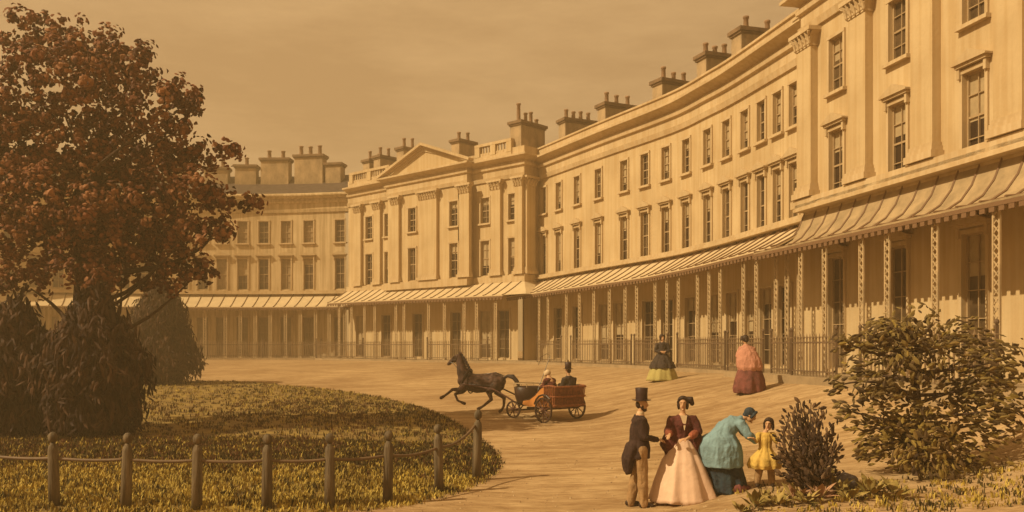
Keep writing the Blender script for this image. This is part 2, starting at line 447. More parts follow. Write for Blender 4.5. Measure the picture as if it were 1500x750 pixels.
# ------------------------------------------------------------------ plan of the crescent (metres; camera at 0,0)
def lerp(a, b, t): return a + (b-a)*t
RWP = Path([(.7,58.6), (1.47,57.35), (4.91,50.3), (8.0,44.2), (9.06,41.05), (9.75,38.6), (10.85,33.4), (11.9,28.5)])
A2, B2 = Vector((-12.6, 68.4)), Vector((.77, 55.9))
CPP = Path([A2, B2]); tt = (B2-A2).normalized(); INW = Vector((-tt.y, tt.x))
RET = Path([B2, B2 + INW*7])
LWP = Path([(-60,50), (-52,58.5), (-42,65.6), (-31,69.6), (-20,70.8), (-10.8,69.3)])
qe = RWP.px(1177, .6); P0 = RWP.off(qe, .6)
EPP = Path([P0, P0 + Vector((.196,-.98)).normalized()*17])
GB = -1.0                                                   # pavement level under the crescent, from the eye

# ------------------------------------------------------------------ terrain: a thin-plate surface through measured spots
ctrl = [(2.1,14.6,-2.66),(2.85,14.7,-2.62),(3.5,14.6,-2.38),(4.1,14.5,-2.25),(5,13.8,-2.22),(6.7,15,-2.25),(3.9,12.6,-2.55),(5.8,12.5,-2.4),(9,12,-2.1),
  (.0,13,-2.68),(-.6,17.6,-2.62),(-2,15,-2.66),(-4,14.3,-2.66),(-6,14,-2.66),(-10,14,-2.66),(-16,14,-2.66),(-24,20,-2.6),
  (.97,27.5,-2.38),(2.2,28.5,-2.34),(0,28.8,-2.34),(-1.2,30.3,-2.22),(-2.5,30,-2.30),(-.94,24.5,-2.5),(-.36,20.3,-2.63),(-5.85,38,-2.12),(-10.5,43.5,-1.97),(-15.6,45.5,-1.85),
  (5.6,33.3,-1.28),(7.2,27,-1.46),(4.6,28.5,-1.8),(3.2,20,-2.5),(6.5,20,-2.15),(9.8,21,-1.5),(8.9,17,-1.95),(3,36,-1.75),(0,42,-1.7),(-12,28,-2.5),(-24,40,-1.95),(-34,36,-1.9),(-36,20,-2.4),
  (0,0,-2.66),(-15,0,-2.66),(12,0,-2.4),(0,-20,-2.66),(-40,0,-2.4),(40,0,-1.6),(14,14,-1.3)]
for P, dd, n in ((RWP,3.0,6),(CPP,3.0,3),(LWP,3.0,6),(EPP,2.7,4)):
    for i in range(n+1):
        q = P.L*(i+.3)/(n+.6); a = P.off(q, dd); ctrl.append((a.x, a.y, -1.03)); a = P.off(q, -4); ctrl.append((a.x, a.y, -1.03))
ctrl = np.array(ctrl); n_ = len(ctrl)
def tps_k(r2): return np.where(r2 > 1e-12, r2*np.log(np.maximum(r2, 1e-12)), 0)/2
dx = ctrl[:,None,:2]-ctrl[None,:,:2]; Kt = tps_k((dx**2).sum(-1)) + np.eye(n_)*2.0
Pm = np.c_[np.ones(n_), ctrl[:,:2]]; At = np.zeros((n_+3, n_+3)); At[:n_,:n_] = Kt; At[:n_,n_:] = Pm; At[n_:,:n_] = Pm.T
wt = np.linalg.solve(At, np.r_[ctrl[:,2], 0, 0, 0])
def gz_many(xy):
    xy = np.asarray(xy, float); out = np.zeros(len(xy))
    for i in range(0, len(xy), 4000):
        c = xy[i:i+4000]; d = c[:,None,:]-ctrl[None,:,:2]
        out[i:i+4000] = tps_k((d**2).sum(-1))@wt[:n_] + wt[n_] + c@wt[n_+1:]
    return np.clip(out, -2.85, -.98) + EYE
def GZ(x, y): return float(gz_many([(x, y)])[0])

xs = np.r_[np.linspace(-160,-45,20)[:-1], np.linspace(-45,-14,45)[:-1], np.linspace(-14,14,113)[:-1], np.linspace(14,40,27)[:-1], np.linspace(40,160,20)]
ys = np.r_[np.linspace(-60,8,24)[:-1], np.linspace(8,36,113)[:-1], np.linspace(36,75,80)[:-1], np.linspace(75,180,20)]
gx, gy = np.meshgrid(xs, ys); gxy = np.c_[gx.ravel(), gy.ravel()]; gzz = gz_many(gxy)
nx, ny = len(xs), len(ys); b = MB()
b.v = [tuple(p) for p in np.c_[gxy, gzz]]
b.f = [(j*nx+i, j*nx+i+1, (j+1)*nx+i+1, (j+1)*nx+i) for j in range(ny-1) for i in range(nx-1)]; b.m = [0]*len(b.f)
def road_mat():
    m = bpy.data.materials.new('sandy_road'); m.use_nodes = True; nt = m.node_tree; L = nt.links.new
    bs = nt.nodes['Principled BSDF']; bs.inputs['Roughness'].default_value = .95; bs.inputs['Specular IOR Level'].default_value = .1
    tc = nt.nodes.new('ShaderNodeTexCoord')
    def noise(sc, st, det=6, rot=0):
        mp = nt.nodes.new('ShaderNodeMapping'); mp.inputs['Scale'].default_value = st; mp.inputs['Rotation'].default_value = (0,0,rot); L(tc.outputs['Object'], mp.inputs[0])
        n = nt.nodes.new('ShaderNodeTexNoise'); n.inputs['Scale'].default_value = sc; n.inputs['Detail'].default_value = det; n.inputs['Roughness'].default_value = .6; L(mp.outputs[0], n.inputs['Vector']); return n
    def ramp(n, p0, p1, c0, c1):
        r = nt.nodes.new('ShaderNodeValToRGB'); e = r.color_ramp.elements; e[0].position = p0; e[1].position = p1; e[0].color = (*c0,1); e[1].color = (*c1,1); L(n.outputs['Fac'], r.inputs[0]); return r
    def mul(a, b):
        x = nt.nodes.new('ShaderNodeMix'); x.data_type = 'RGBA'; x.blend_type = 'MULTIPLY'; x.inputs[0].default_value = 1; L(a, x.inputs[6]); L(b, x.inputs[7]); return x.outputs[2]
    big = ramp(noise(.16, (1,1,1), 4), .38, .62, (.40,.27,.145), (.52,.37,.205))
    rut = noise(2.2, (.22,1.1,1), 5, .12); r2 = ramp(rut, .40, .60, (.74,.69,.64), (1,1,1))
    fin = noise(9, (.32,1.5,1), 4, -.06); r3 = ramp(fin, .36, .56, (.72,.67,.62), (1.0,1.0,1.0))
    L(mul(mul(big.outputs[0], r2.outputs[0]), r3.outputs[0]), bs.inputs['Base Color'])
    ad = nt.nodes.new('ShaderNodeMath'); ad.operation = 'ADD'; L(rut.outputs['Fac'], ad.inputs[0]); L(fin.outputs['Fac'], ad.inputs[1])
    bp = nt.nodes.new('ShaderNodeBump'); bp.inputs['Strength'].default_value = .55; bp.inputs['Distance'].default_value = .09; L(ad.outputs[0], bp.inputs['Height']); L(bp.outputs[0], bs.inputs['Normal'])
    return m
M['road'] = road_mat()
tag(b.build('ground', M['road'], None, True), kind='structure')

# flagged pavement between the houses and the railings
b = MB()
for i, pp in enumerate((LWP.pts(0, LWP.L-1.6, 1.2), CPP.pts(0, CPP.L-.1, 2) + [B2, B2 + INW*1.2], RWP.pts(1.0, qe+.5, 1.2), EPP.pts(0, EPP.L, 2))):
    zt = GB + .10 - .004*(i % 2 == 0)
    sweep(b, pp, [(-.05, GB-.7), (-.05, zt), (3.05 + .01*i, zt), (3.05 + .01*i, GB-.7)])
M['flag'] = mat('pavement_flags', (.36,.26,.15), .9, .3, 1.5, bump=.2)
tag(b.build('pavement', M['flag']), kind='structure')

# ------------------------------------------------------------------ right wing
C0 = GB + .10
def frieze(top=12.0):                                       # architrave, frieze, cornice, parapet, as one moulded band
    return [(-.3, top-1.40), (.10, top-1.40), (.16, top-1.15), (.07, top-1.13), (.07, top-.70), (.20, top-.66), (.22, top-.5), (.12, top-.48), (.12, top-.36), (.40, top-.22), (.62, top-.14), (.62, top-.02), (.36, top+.02), (.30, top+.08), (.06, top+.10), (.06, top+.55), (.14, top+.56), (.14, top+.66), (-.3, top+.66)]
rw = thing('curved_terrace', 'long concave stuccoed terrace of three storeys sweeping right from the pedimented pavilion', 'building', (6, 46, GB+EYE))
cols = [797,819,846,877,915,945,976,1006,1037,1065,1092,1116,1140,1164]
zr = lambda q: lerp(.0, .38, max(0, (q-1.5)/(qe-1.5)))       # the awning climbs a little along the wing
ops, wl = [], []
for x in cols:
    q = RWP.px(x); ops += [(q-.33, q+.33, 8.38, 10.03), (q-.33, q+.33, 4.55, 7.0)]; wl.append(q)
drs = [RWP.px(x) for x in (818,846,885,907,950,978,1012,1046,1073,1100,1123,1150)]
for i, q in enumerate(drs): ops.append((q-.5, q+.5, C0+.12, 2.35))
b = MB(); wall_grid(b, RWP, 0, RWP.L-1, GB, 10.9, ops); b.build('wall', M['stucco'], rw, world=True)
for i, q in enumerate(wl):
    add_window(rw, RWP, q, .66, 8.38, 10.03, 4, False, True, 'pane' if i % 3 else 'pane_dim')
    add_window(rw, RWP, q, .66, 4.55, 7.0, 4, True, False, 'pane' if i % 4 != 1 else 'pane_dim')
for i, q in enumerate(drs): add_window(rw, RWP, q, 1.0, C0+.12, 2.35, 5, False, False, 'pane', name='french_window')
b = MB(); sweep(b, RWP.pts(.6, RWP.L-1.5, .7), frieze()); b.build('cornice', M['trim'], rw, world=True)
b = MB(); sweep(b, RWP.pts(.3, RWP.L-1.2, 1.2), [(-.35, 11.2), (-.35, 12.1), (-4.5, 12.35), (-4.6, 11.2)]); b.build('roof', M['slate'], rw, world=True)
add_veranda(rw, RWP, 1.35, qe+.2, zr)
for x in (790,803,830,849,870,893,916,933,960,977,994,1022,1039,1055,1089,1108,1137,1153,1171):
    q = RWP.px(x, 1.75); add_trellis(rw, RWP, q, 1.75, C0, 3.1+zr(q))
for pc, zt, n in ((845,177,4), (904,155,3), (987,121,3), (1055,83,4), (1109,47,2)):
    q = RWP.px(pc, -2.0); y = RWP.off(q, -2).y
    add_chimney(rw, RWP, pc, 2.15, .85, (HY-zt)*y/F, n, potz=.62)

# ------------------------------------------------------------------ central pavilion
cp = thing('pedimented_pavilion', 'central pavilion with pediment, tall pilasters and balustraded parapet', 'building', (-6, 62, GB+EYE))
qa, qb = CPP.px(576), CPP.px(692); PD = .5
upx = [541, 569, 604, 665, 711, 752]
ops, opo = [], []
for x in upx:
    inp = 576 < x < 692; q = CPP.px(x, PD if inp else 0)
    o = [(q-.4, q+.4, 8.05, 9.72), (q-.4, q+.4, 4.6, 6.9)]
    if inp: opo += o
    else: ops += o
gpx = [489+30*i for i in range(0)]
gq = [CPP.px(x) for x in (528, 566, 612, 668, 711, 738)]
for q in gq: ops.append((q-.52, q+.52, C0+.12, 2.3))
b = MB(); wall_grid(b, CPP, 0, CPP.L, GB, 10.9, ops, step=3)
wall_grid(b, RET, 0, RET.L, GB, 12.4, [], step=3)
wall_grid(b, CPP, qa, qb, 3.9, 10.9, opo, d=PD, step=3)
for q in (qa, qb):
    p, r = CPP.off(q, 0), CPP.off(q, PD); b.add([(p.x,p.y,3.9+EYE),(r.x,r.y,3.9+EYE),(r.x,r.y,10.9+EYE),(p.x,p.y,10.9+EYE)], [(0,1,2,3)])
b.build('wall', M['stucco'], cp, world=True)
for i, x in enumerate(upx):
    inp = 576 < x < 692; d = PD if inp else 0; q = CPP.px(x, d)
    add_window(cp, CPP, q, .8, 8.05, 9.72, 4, False, True, ('pane','pane_dim')[i % 3 == 1], d)
    add_window(cp, CPP, q, .8, 4.6, 6.9, 4, False, False, ('pane','pane_dim')[i % 3 == 2], d)
for q in gq: add_window(cp, CPP, q, 1.04, C0+.12, 2.3, 5, False, False, 'pane_dim', name='french_window')
Cc = B2 + INW*4
run1 = [A2 + (B2-A2)*(i/6) for i in range(7)] + [Cc]
b = MB(); sweep(b, run1, frieze(12.1)[:-3] + [(-.3, 12.2)]); b.build('cornice', M['trim'], cp, world=True)
pq = [CPP.at(qa)[0], CPP.at(qb)[0]]
def off2(pts, d): return [p + Vector((tt.y, -tt.x))*d for p in pts]
por = off2(pq, PD); por = [por[0] + INW*(PD+.2)] + por + [por[1] + INW*(PD+.2)]
b = MB(); sweep(b, por, [(d if d > 0 else .001, z) for d, z in frieze(12.13)[1:13]] + [(.001, 12.2)]); b.build('portico_cornice', M['trim'], cp, world=True)
# pediment: a gable of real depth with raking mouldings
hw = (qb-qa)/2; mid = (pq[0]+pq[1])/2; rz = math.atan2(tt.y, tt.x)
g = MB(); g.prism([(-hw-.1, 12.155), (hw+.1, 12.155), (0, 13.75)], -PD-.06, 3.0)
go = g.build('pediment', M['stucco'], cp); put(go, cp, (mid.x, mid.y, EYE), rz)
rk = MB()
for s in (-1, 1):
    for y0, y1, e0, e1 in ((-PD-.5, -PD-.02, .0, .17), (-PD-.28, -PD-.03, -.13, -.005), (-PD-.14, -PD-.04, -.36, -.135)):
        x0, z0 = s*(hw+.52 - (0 if e0 >= 0 else .1 - e0)), 12.16 + (0 if e0 >= 0 else .0)
        ax, az, bx, bz = s*(hw+.62), 12.16, 0.0, 13.86
        dx_, dz_ = bx-ax, bz-az; ln = math.hypot(dx_, dz_); nxn, nzn = -dz_/ln*s*-1, dx_/ln*s*-1
        nz_ = abs(dx_)/ln; nx_ = s*abs(dz_)/ln
        poly = [(ax+nx_*e0, az+nz_*e0), (0, bz+e0/nz_), (0, bz+e1/nz_), (ax+nx_*e1, az+nz_*e1)]
        poly = [(x, max(z, 12.16)) for x, z in poly]
        rk.prism(poly if s < 0 else poly[::-1], y0, y1)
ro = rk.build('raking_cornice', M['trim'], go); ORI[ro.name] = ORI[cp.name]
rf = MB(); rf.prism([(-hw-.3, 12.3), (hw+.3, 12.3), (0, 13.9)], 3.02, 3.5); rf.build('roof', M['slate'], go)
# balustrades on either side of the pediment
for q0, q1 in ((.25, qa-.3), (qb+.35, CPP.L-1.0)):
    b = MB(); P = CPP.pts(q0, q1, 3)
    sweep(b, P, [(-.12, 12.2), (.12, 12.2), (.12, 12.42), (-.12, 12.42)]); sweep(b, P, [(-.15, 13.08), (.15, 13.08), (.15, 13.26), (-.15, 13.26)])
    n = max(2, int((q1-q0)/2.6)); rzz = CPP.rz(q0)
    o = b.build('balustrade', M['trim'], cp, world=True)
    d_ = MB(); bal = []
    for i in range(n+1):
        p = CPP.at(lerp(q0+.22, q1-.22, i/n))[0]
        d_.box((p.x, p.y, 12.75+EYE), (.44, .28, .655), Matrix.Rotation(rzz, 3, 'Z'))
    for i in range(int((q1-q0)/.27)):
        q = q0 + .13 + .27*i
        if min(abs(q-lerp(q0+.22, q1-.22, j/n)) for j in range(n+1)) < .3: continue
        p = CPP.at(q)[0]; bal.append(p.copy())
    d_.build('pedestal', M['stucco'], o, world=True)
    for p in bal:
        bl = MB(); bl.lathe([(.05,12.422+EYE),(.085,12.58+EYE),(.06,12.75+EYE),(.045,12.95+EYE),(.07,13.078+EYE)], 8, (p.x, p.y, 0)); bl.build('baluster', M['trim'], o, True, world=True)
for x, w, d in ((527,.75,0), (555,.75,0), (582,.8,PD), (630,1.75,PD), (683,.95,PD), (729,.85,0), (764,.62,0)):
    q = CPP.px(x, d); q = min(q, CPP.L-w/2-.0); add_pilaster(cp, CPP, q, w, 4.55, 10.72, d)
o = add_pilaster(cp, RET, .42, .8, 4.55, 10.72, 0)
b = MB(); sweep(b, run1, [(.003, 4.0), (.22, 4.0), (.22, 4.52), (.003, 4.52)]); sweep(b, por, [(.003, 4.02), (.24, 4.02), (.24, 4.53), (.003, 4.53)]); b.build('plinth_course', M['trim'], cp, world=True)
add_veranda(cp, CPP, -.0, CPP.L+1.5*0, lambda q: lerp(.12, 0, q/CPP.L), band=False)
for x in (478,497,515,534,549,580,592,628,651,680,698,726,752,781):
    q = CPP.px(x, 1.75)
    if 0 < q < CPP.L: add_trellis(cp, CPP, q, 1.75, C0, 3.12)
# hipped return of the awning at the corner
b = MB(); sweep(b, RET.pts(0, .95, 1), AW + [(d, z-.05) for d, z in AW][::-1]); 
cz = lambda d: B2 + Vector((tt.y, -tt.x))*d
N2 = Vector((tt.x, tt.y))
for (d0, z0), (d1, z1) in zip(AW[:-1], AW[1:]):
    c = [(B2 + Vector((tt.y,-tt.x))*max(0,d0), z0), (B2 + Vector((tt.y,-tt.x))*d1, z1), (B2 + Vector((tt.y,-tt.x))*d1 + N2*d1, z1), (B2 + N2*d1, z1), (B2 + N2*max(0,d0), z0), (B2 + Vector((tt.y,-tt.x))*max(0,d0) + N2*max(0,d0), z0)]
    b.add([(p.x, p.y, z+EYE) for p, z in c], [(0,1,2,5), (5,2,3,4)])
b.build('veranda_corner', M['awning'], cp, world=True)
# stacks
add_chimney(cp, CPP, 773, 2.3, .95, (HY-179)*56.9/F, 4, back=1.3, potz=.75, tall=[1.5,.8,1.1,.7])
for pc, zt, n, bk in ((527,236,2,2.5), (564,230,2,2.5), (598,218,2,2.5), (679,207,2,2.5)):
    q = CPP.px(pc, -bk); add_chimney(cp, CPP, pc, 1.6, .8, (HY-zt)*CPP.off(q, -bk).y/F, n, back=bk, potz=.75)
b = MB(); sweep(b, CPP.pts(0, CPP.L, 4), [(-.32, 11.0), (-.32, 12.15), (-6.5, 12.2), (-6.6, 11.0)]); b.build('flat_roof', M['slate'], cp, world=True)

# ------------------------------------------------------------------ left wing
lw = thing('far_terrace', 'haze-paled terrace wing with dark slate roof receding left of the pavilion behind the tree', 'building', (-22, 70, GB+EYE))
lpx = [498, 452, 419, 386, 355, 325, 297, 268, 240, 212, 182, 150, 118, 85, 50, 14, -24]
ops = []; wl = []
for x in lpx:
    q = LWP.px(x); ops += [(q-.4, q+.4, 8.2, 9.95), (q-.4, q+.4, 4.5, 6.95), (q-.45, q+.45, C0+.12, 2.3)]; wl.append(q)
b = MB(); wall_grid(b, LWP, 2, LWP.L, GB, 10.9, ops); b.build('wall', M['stucco_hazed'], lw, world=True)
for i, q in enumerate(wl):
    add_window(lw, LWP, q, .8, 8.2, 9.95, 4, False, True, ('pane_dim','pane_hazed','pane_hazed')[i % 3]); add_window(lw, LWP, q, .8, 4.5, 6.95, 4, True, False, ('pane_dim','pane_dim','pane_hazed')[i % 3])
    add_window(lw, LWP, q, .9, C0+.12, 2.3, 5, False, False, 'pane_hazed', name='french_window')
b = MB(); sweep(b, LWP.pts(2, LWP.L, 1.), frieze(12.0)[:-4] + [(.06,12.14),(-.3,12.14)]); b.build('cornice', M['stucco_hazed'], lw, world=True)
b = MB(); sweep(b, LWP.pts(2, LWP.L, 1.), [(-.2, 11.6), (-.2, 12.1), (-3.6, 14.2), (-7, 12.1), (-7, 11.6)]); b.build('roof', M['slate'], lw, world=True)
add_veranda(lw, LWP, 2, LWP.L-1.2, lambda q: -.1, seam=.9)
for x in (505, 482, 462, 440, 418, 396, 374, 352, 330, 300, 270, 240, 205, 170, 130, 90, 50, 10, -30): q = LWP.px(x, 1.75); add_trellis(lw, LWP, q, 1.75, C0, 3.02)
for pc, zt, n, w in ((362,243,1,1.7), (405,233,2,2.3), (455,228,3,2.4), (491,240,0,1.3), (318,246,2,1.9), (262,245,3,2.2), (190,243,2,2.2), (110,240,3,2.2), (30,236,2,2.2)):
    q = LWP.px(pc, -2.6); add_chimney(lw, LWP, pc, 1.0, w, (HY-zt)*LWP.off(q, -2.6).y/F, 0, back=2.6)
    o = lw.children[-1] if False else None
# pots on the broad stacks of the left wing stand side by side along the ridge
npots = {362:1, 405:2, 455:3, 318:2, 262:3, 190:2, 110:3, 30:2}
for o in [c for c in lw.children if c.name.split('.')[0] == 'chimney']:
    zt = max(v.co.z for v in o.children[0].data.vertices); w = max(v.co.x for v in o.data.vertices)*2
    wx = (o.location.x + ORI[lw.name][0]); wy = o.location.y + ORI[lw.name][1]; pc = CX + F*wx/wy
    k = min(npots, key=lambda a: abs(a-pc))
    if abs(k-pc) > 14: continue
    for i in range(npots[k]):
        t = MB(); ph = random.uniform(.6, .85); r = .17
        t.lathe([(r*1.1, zt+.002), (r, zt+.1), (r*.85, zt+ph-.1), (r*1.1, zt+ph-.08), (r*1.1, zt+ph), (r*.7, zt+ph)], 10, ((-w/2 + w*(i+.5)/npots[k]), 0, 0))
        t.build('chimney_pot', M['pot'], o, True)

# ------------------------------------------------------------------ near end pavilion on the right
ep = thing('end_pavilion', 'nearest end pavilion with giant pilasters at the right edge of the crescent', 'building', (11, 28, GB+EYE))
epx = [1226, 1316, 1428, 1575]; ops = []
qs = [EPP.px(x) for x in epx]
for q in qs: ops += [(q-.42, q+.42, 8.6, 10.45), (q-.42, q+.42, 4.95, 7.3), (q-.45, q+.45, C0+.12, 3.0)]
b = MB(); wall_grid(b, EPP, 0, EPP.L, GB, 11.3, ops, step=2)
E0 = EPP.at(0)[0]; te = EPP.at(1)[1]; ine = Vector((-te.y, te.x)); wall_grid(b, Path([E0+ine*3, E0]), 0, 3, GB, 13, [], step=3)
b.build('wall', M['stucco'], ep, world=True)
for i, q in enumerate(qs):
    add_window(ep, EPP, q, .84, 8.6, 10.45, 4, False, True, 'pane_dim'); add_window(ep, EPP, q, .84, 4.95, 7.3, 4, True, False, 'pane')
    add_window(ep, EPP, q, .9, C0+.12, 3.0, 5, True, False, 'pane_dim', name='french_window')
for x, w in ((1185,.95), (1266,.95), (1362,.95), (1490,.95)):
    q = max(EPP.px(x), w/2+.02); add_pilaster(ep, EPP, q, w, 5.25, 11.15, 0, .28)
run = [E0+ine*3] + EPP.pts(0, EPP.L, 3)
b = MB(); sweep(b, run, frieze(12.6)); b.build('cornice', M['trim'], ep, world=True)
b = MB(); sweep(b, run, [(.003, 4.95), (.34, 4.95), (.34, 5.22), (.003, 5.22)]); b.build('plinth_course', M['trim'], ep, world=True)
AE = [(-.02, 4.75), (.22, 4.2), (.55, 3.78), (1.0, 3.5), (1.6, 3.36), (1.95, 3.32)]
add_veranda(ep, EPP, -.0, EPP.L, lambda q: 0, AE, True, .8, am='awning_old')
for x in (1173, 1208, 1262, 1300, 1370, 1460): q = EPP.px(x, 1.75); add_trellis(ep, EPP, q, 1.75, C0, 3.2)
b = MB(); sweep(b, EPP.pts(0, EPP.L, 4), [(-.35, 11.6), (-.35, 12.7), (-6, 12.9), (-6, 11.6)]); b.build('roof', M['slate'], ep, world=True)
add_chimney(ep, EPP, 1216, 2.1, .9, 15.4, 3, back=2.2)

# ------------------------------------------------------------------ iron railings
def railing(label, P, q0, q1, d, gap=None):
    p0 = P.off((q0+q1)/2, d); zb = GB+.10+EYE
    r = thing('iron_railing', label, 'railing', (p0.x, p0.y, zb), 0, 'iron railings along the crescent')
    def seg(a, e):
        pts = [P.off(a + (e-a)*i/max(1, int((e-a)/1.0)), d) for i in range(max(1, int((e-a)/1.0))+1)]
        b = MB()
        for z0, z1 in ((.13,.17), (.98,1.03)):
            sweep(b, pts, [(-.022, z0+GB+.1), (.022, z0+GB+.1), (.022, z1+GB+.1), (-.022, z1+GB+.1)])
        b.build('rail', M['iron'], r, world=True)
        pl = MB(); n = int((e-a)/.165)
        for i in range(n+1):
            p = P.off(a + (e-a)*i/n, d); w = .019
            h = 1.17
            pl.add([(p.x-w,p.y-w,zb),(p.x+w,p.y-w,zb),(p.x+w,p.y+w,zb),(p.x-w,p.y+w,zb),(p.x-w,p.y-w,zb+h),(p.x+w,p.y-w,zb+h),(p.x+w,p.y+w,zb+h),(p.x-w,p.y+w,zb+h),(p.x,p.y,zb+h+.13)],
                   [(0,1,5,4),(1,2,6,5),(2,3,7,6),(3,0,4,7),(4,5,8),(5,6,8),(6,7,8),(7,4,8),(3,2,1,0)])
            if i % 1 == 0: pl.box((p.x, p.y, zb+h-.01), (.075,.075,.03))
        pl.build('pale_row', M['iron_pale'], r, world=True)
        m = max(1, int((e-a)/4.5))
        for i in range(m+1):
            p = P.off(a + (e-a)*i/m, d); k = MB()
            k.box((p.x, p.y, zb+.68), (.065,.065,1.36)); k.ell((p.x, p.y, zb+1.42), (.055,.055,.07), None, 8)
            k.build('post', M['iron'], r, world=True)
    if gap: seg(q0, gap[0]); seg(gap[1], q1)
    else: seg(q0, q1)
    return r
q = lambda P, x, d=2.95: P.px(x, d)
railing('faded run of iron railing in front of the far left terrace wing', LWP, q(LWP, 200), q(LWP, 470), 2.95)
railing('iron railing run in front of the pedimented pavilion, behind the trotting horse', CPP, 0.0, CPP.L-.3, 2.95, (CPP.L*.62, CPP.L*.62+1.1))
railing('iron railing run behind the carriage and its top-hatted driver', RWP, q(RWP, 787), q(RWP, 925), 2.95, (q(RWP, 822), q(RWP, 836)))
railing('iron railing run between the two strolling women', RWP, q(RWP, 929), q(RWP, 1062), 2.95, (q(RWP, 978), q(RWP, 992)))
railing('iron railing run right of the pink shawled woman', RWP, q(RWP, 1066), q(RWP, 1158), 2.95, (q(RWP, 1118), q(RWP, 1130)))
railing('nearest iron railing run beside the right hand tree', EPP, q(EPP, 1160, 2.75), q(EPP, 1460, 2.75), 2.75, (q(EPP, 1225, 2.75), q(EPP, 1260, 2.75)))
# ------------------------------------------------------------------ oval lawn
LB = [(-.42,17.5),(-1.05,15.75),(-1.9,14.6),(-2.95,14.05),(-4.0,13.85),(-5.2,13.75),(-9,13.8),(-15,15),(-22,20),(-26,30),(-23,41),(-15.6,46),(-10.4,43.2),(-5.75,37.5),(-2.45,30),(-.94,24.5),(-.2,20.3)]
LP = Path(LB + LB[:1]); NB = 140
bnd = [LP.at(LP.L*i/NB)[0] for i in range(NB)]; cen = Vector((-9, 27))
def lawn_h(k): return .05 + .32*max(0, 1-k**2)                # a gentle swell
NR = 26; lv = []
for r in range(NR+1):
    k = 1 - r/NR
    for p in bnd: c = cen.lerp(p, k); lv.append((c.x, c.y, k))
z = gz_many([(a, b_) for a, b_, _ in lv]); b = MB()
b.v = [(a, b_, z[i] + (lawn_h(k) if i >= NB else -.05)) for i, (a, b_, k) in enumerate(lv)]
b.f = [(r*NB+i, r*NB+(i+1)%NB, (r+1)*NB+(i+1)%NB, (r+1)*NB+i) for r in range(NR) for i in range(NB)]; b.m = [0]*len(b.f)
tag(b.build('lawn', M['turf'], None, True), kind='structure')
rg = random.Random(3)
def tuft(b, x, y, z, h, mi, nb=5, spread=.06):
    for _ in range(nb):
        a = rg.uniform(0, 6.28); l = h*rg.uniform(.6, 1.2); px_, py_ = x+rg.uniform(-spread, spread), y+rg.uniform(-spread, spread)
        ux, uy = math.cos(a), math.sin(a); w = .011*rg.uniform(.7, 1.5); t = rg.uniform(.25, .75)*l
        wx, wy = -uy*w, ux*w
        b.add([(px_-wx, py_-wy, z-.01), (px_+wx, py_+wy, z-.01), (px_+ux*t*.35+wx*.8, py_+uy*t*.35+wy*.8, z+l*.62), (px_+ux*t*.35-wx*.8, py_+uy*t*.35-wy*.8, z+l*.62), (px_+ux*t, py_+uy*t, z+l)], [(0,1,2,3), (3,2,4)], mi)
b = MB(); spots = []
for _ in range(11500):
    p = bnd[rg.randrange(NB)].lerp(bnd[rg.randrange(NB)], rg.random()) if rg.random() < .35 else None
    k = math.sqrt(rg.random())*.995; q = LP.at(rg.random()*LP.L)[0] if p is None else p
    c = cen.lerp(q, k) if p is None else p
    if c.y > 33 and rg.random() < .35: continue
    spots.append((c.x, c.y))
# rows of mown hummocks in the near half
for _ in range(12500):
    x, y = rg.uniform(-13, -.3), rg.uniform(13.7, 22)
    spots.append((x, y))
def in_lawn(x, y):
    c = False; j = NB-1
    for i in range(NB):
        a, d = bnd[i], bnd[j]
        if (a.y > y) != (d.y > y) and x < (d.x-a.x)*(y-a.y)/(d.y-a.y)+a.x: c = not c
        j = i
    return c
from mathutils.bvhtree import BVHTree
lawn_o = bpy.data.objects['lawn']; bv = BVHTree.FromPolygons([v.co for v in lawn_o.data.vertices], [tuple(p.vertices) for p in lawn_o.data.polygons])
for x, y in spots:
    if not in_lawn(x, y): continue
    h = bv.ray_cast(Vector((x, y, 20)), Vector((0,0,-1)))
    if h[0] is None: continue
    tuft(b, x, y, h[0].z, rg.uniform(.045, .12), rg.choices((0,1,2,3), (4,4,2,0) if y < 17.8 + rg.uniform(-1,1) else (1.2,.8,6,2 if x > -4 else 5) if y < 33 else (2.5,1.5,4,2))[0], 5, .09)  # dark and reddish blades past the front strip paint in the tree's shadow band
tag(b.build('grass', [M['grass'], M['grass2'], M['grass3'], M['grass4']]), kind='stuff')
def lawn_z(x, y):
    h = bv.ray_cast(Vector((x, y, 20)), Vector((0,0,-1))); return h[0].z if h[0] is not None else GZ(x, y)

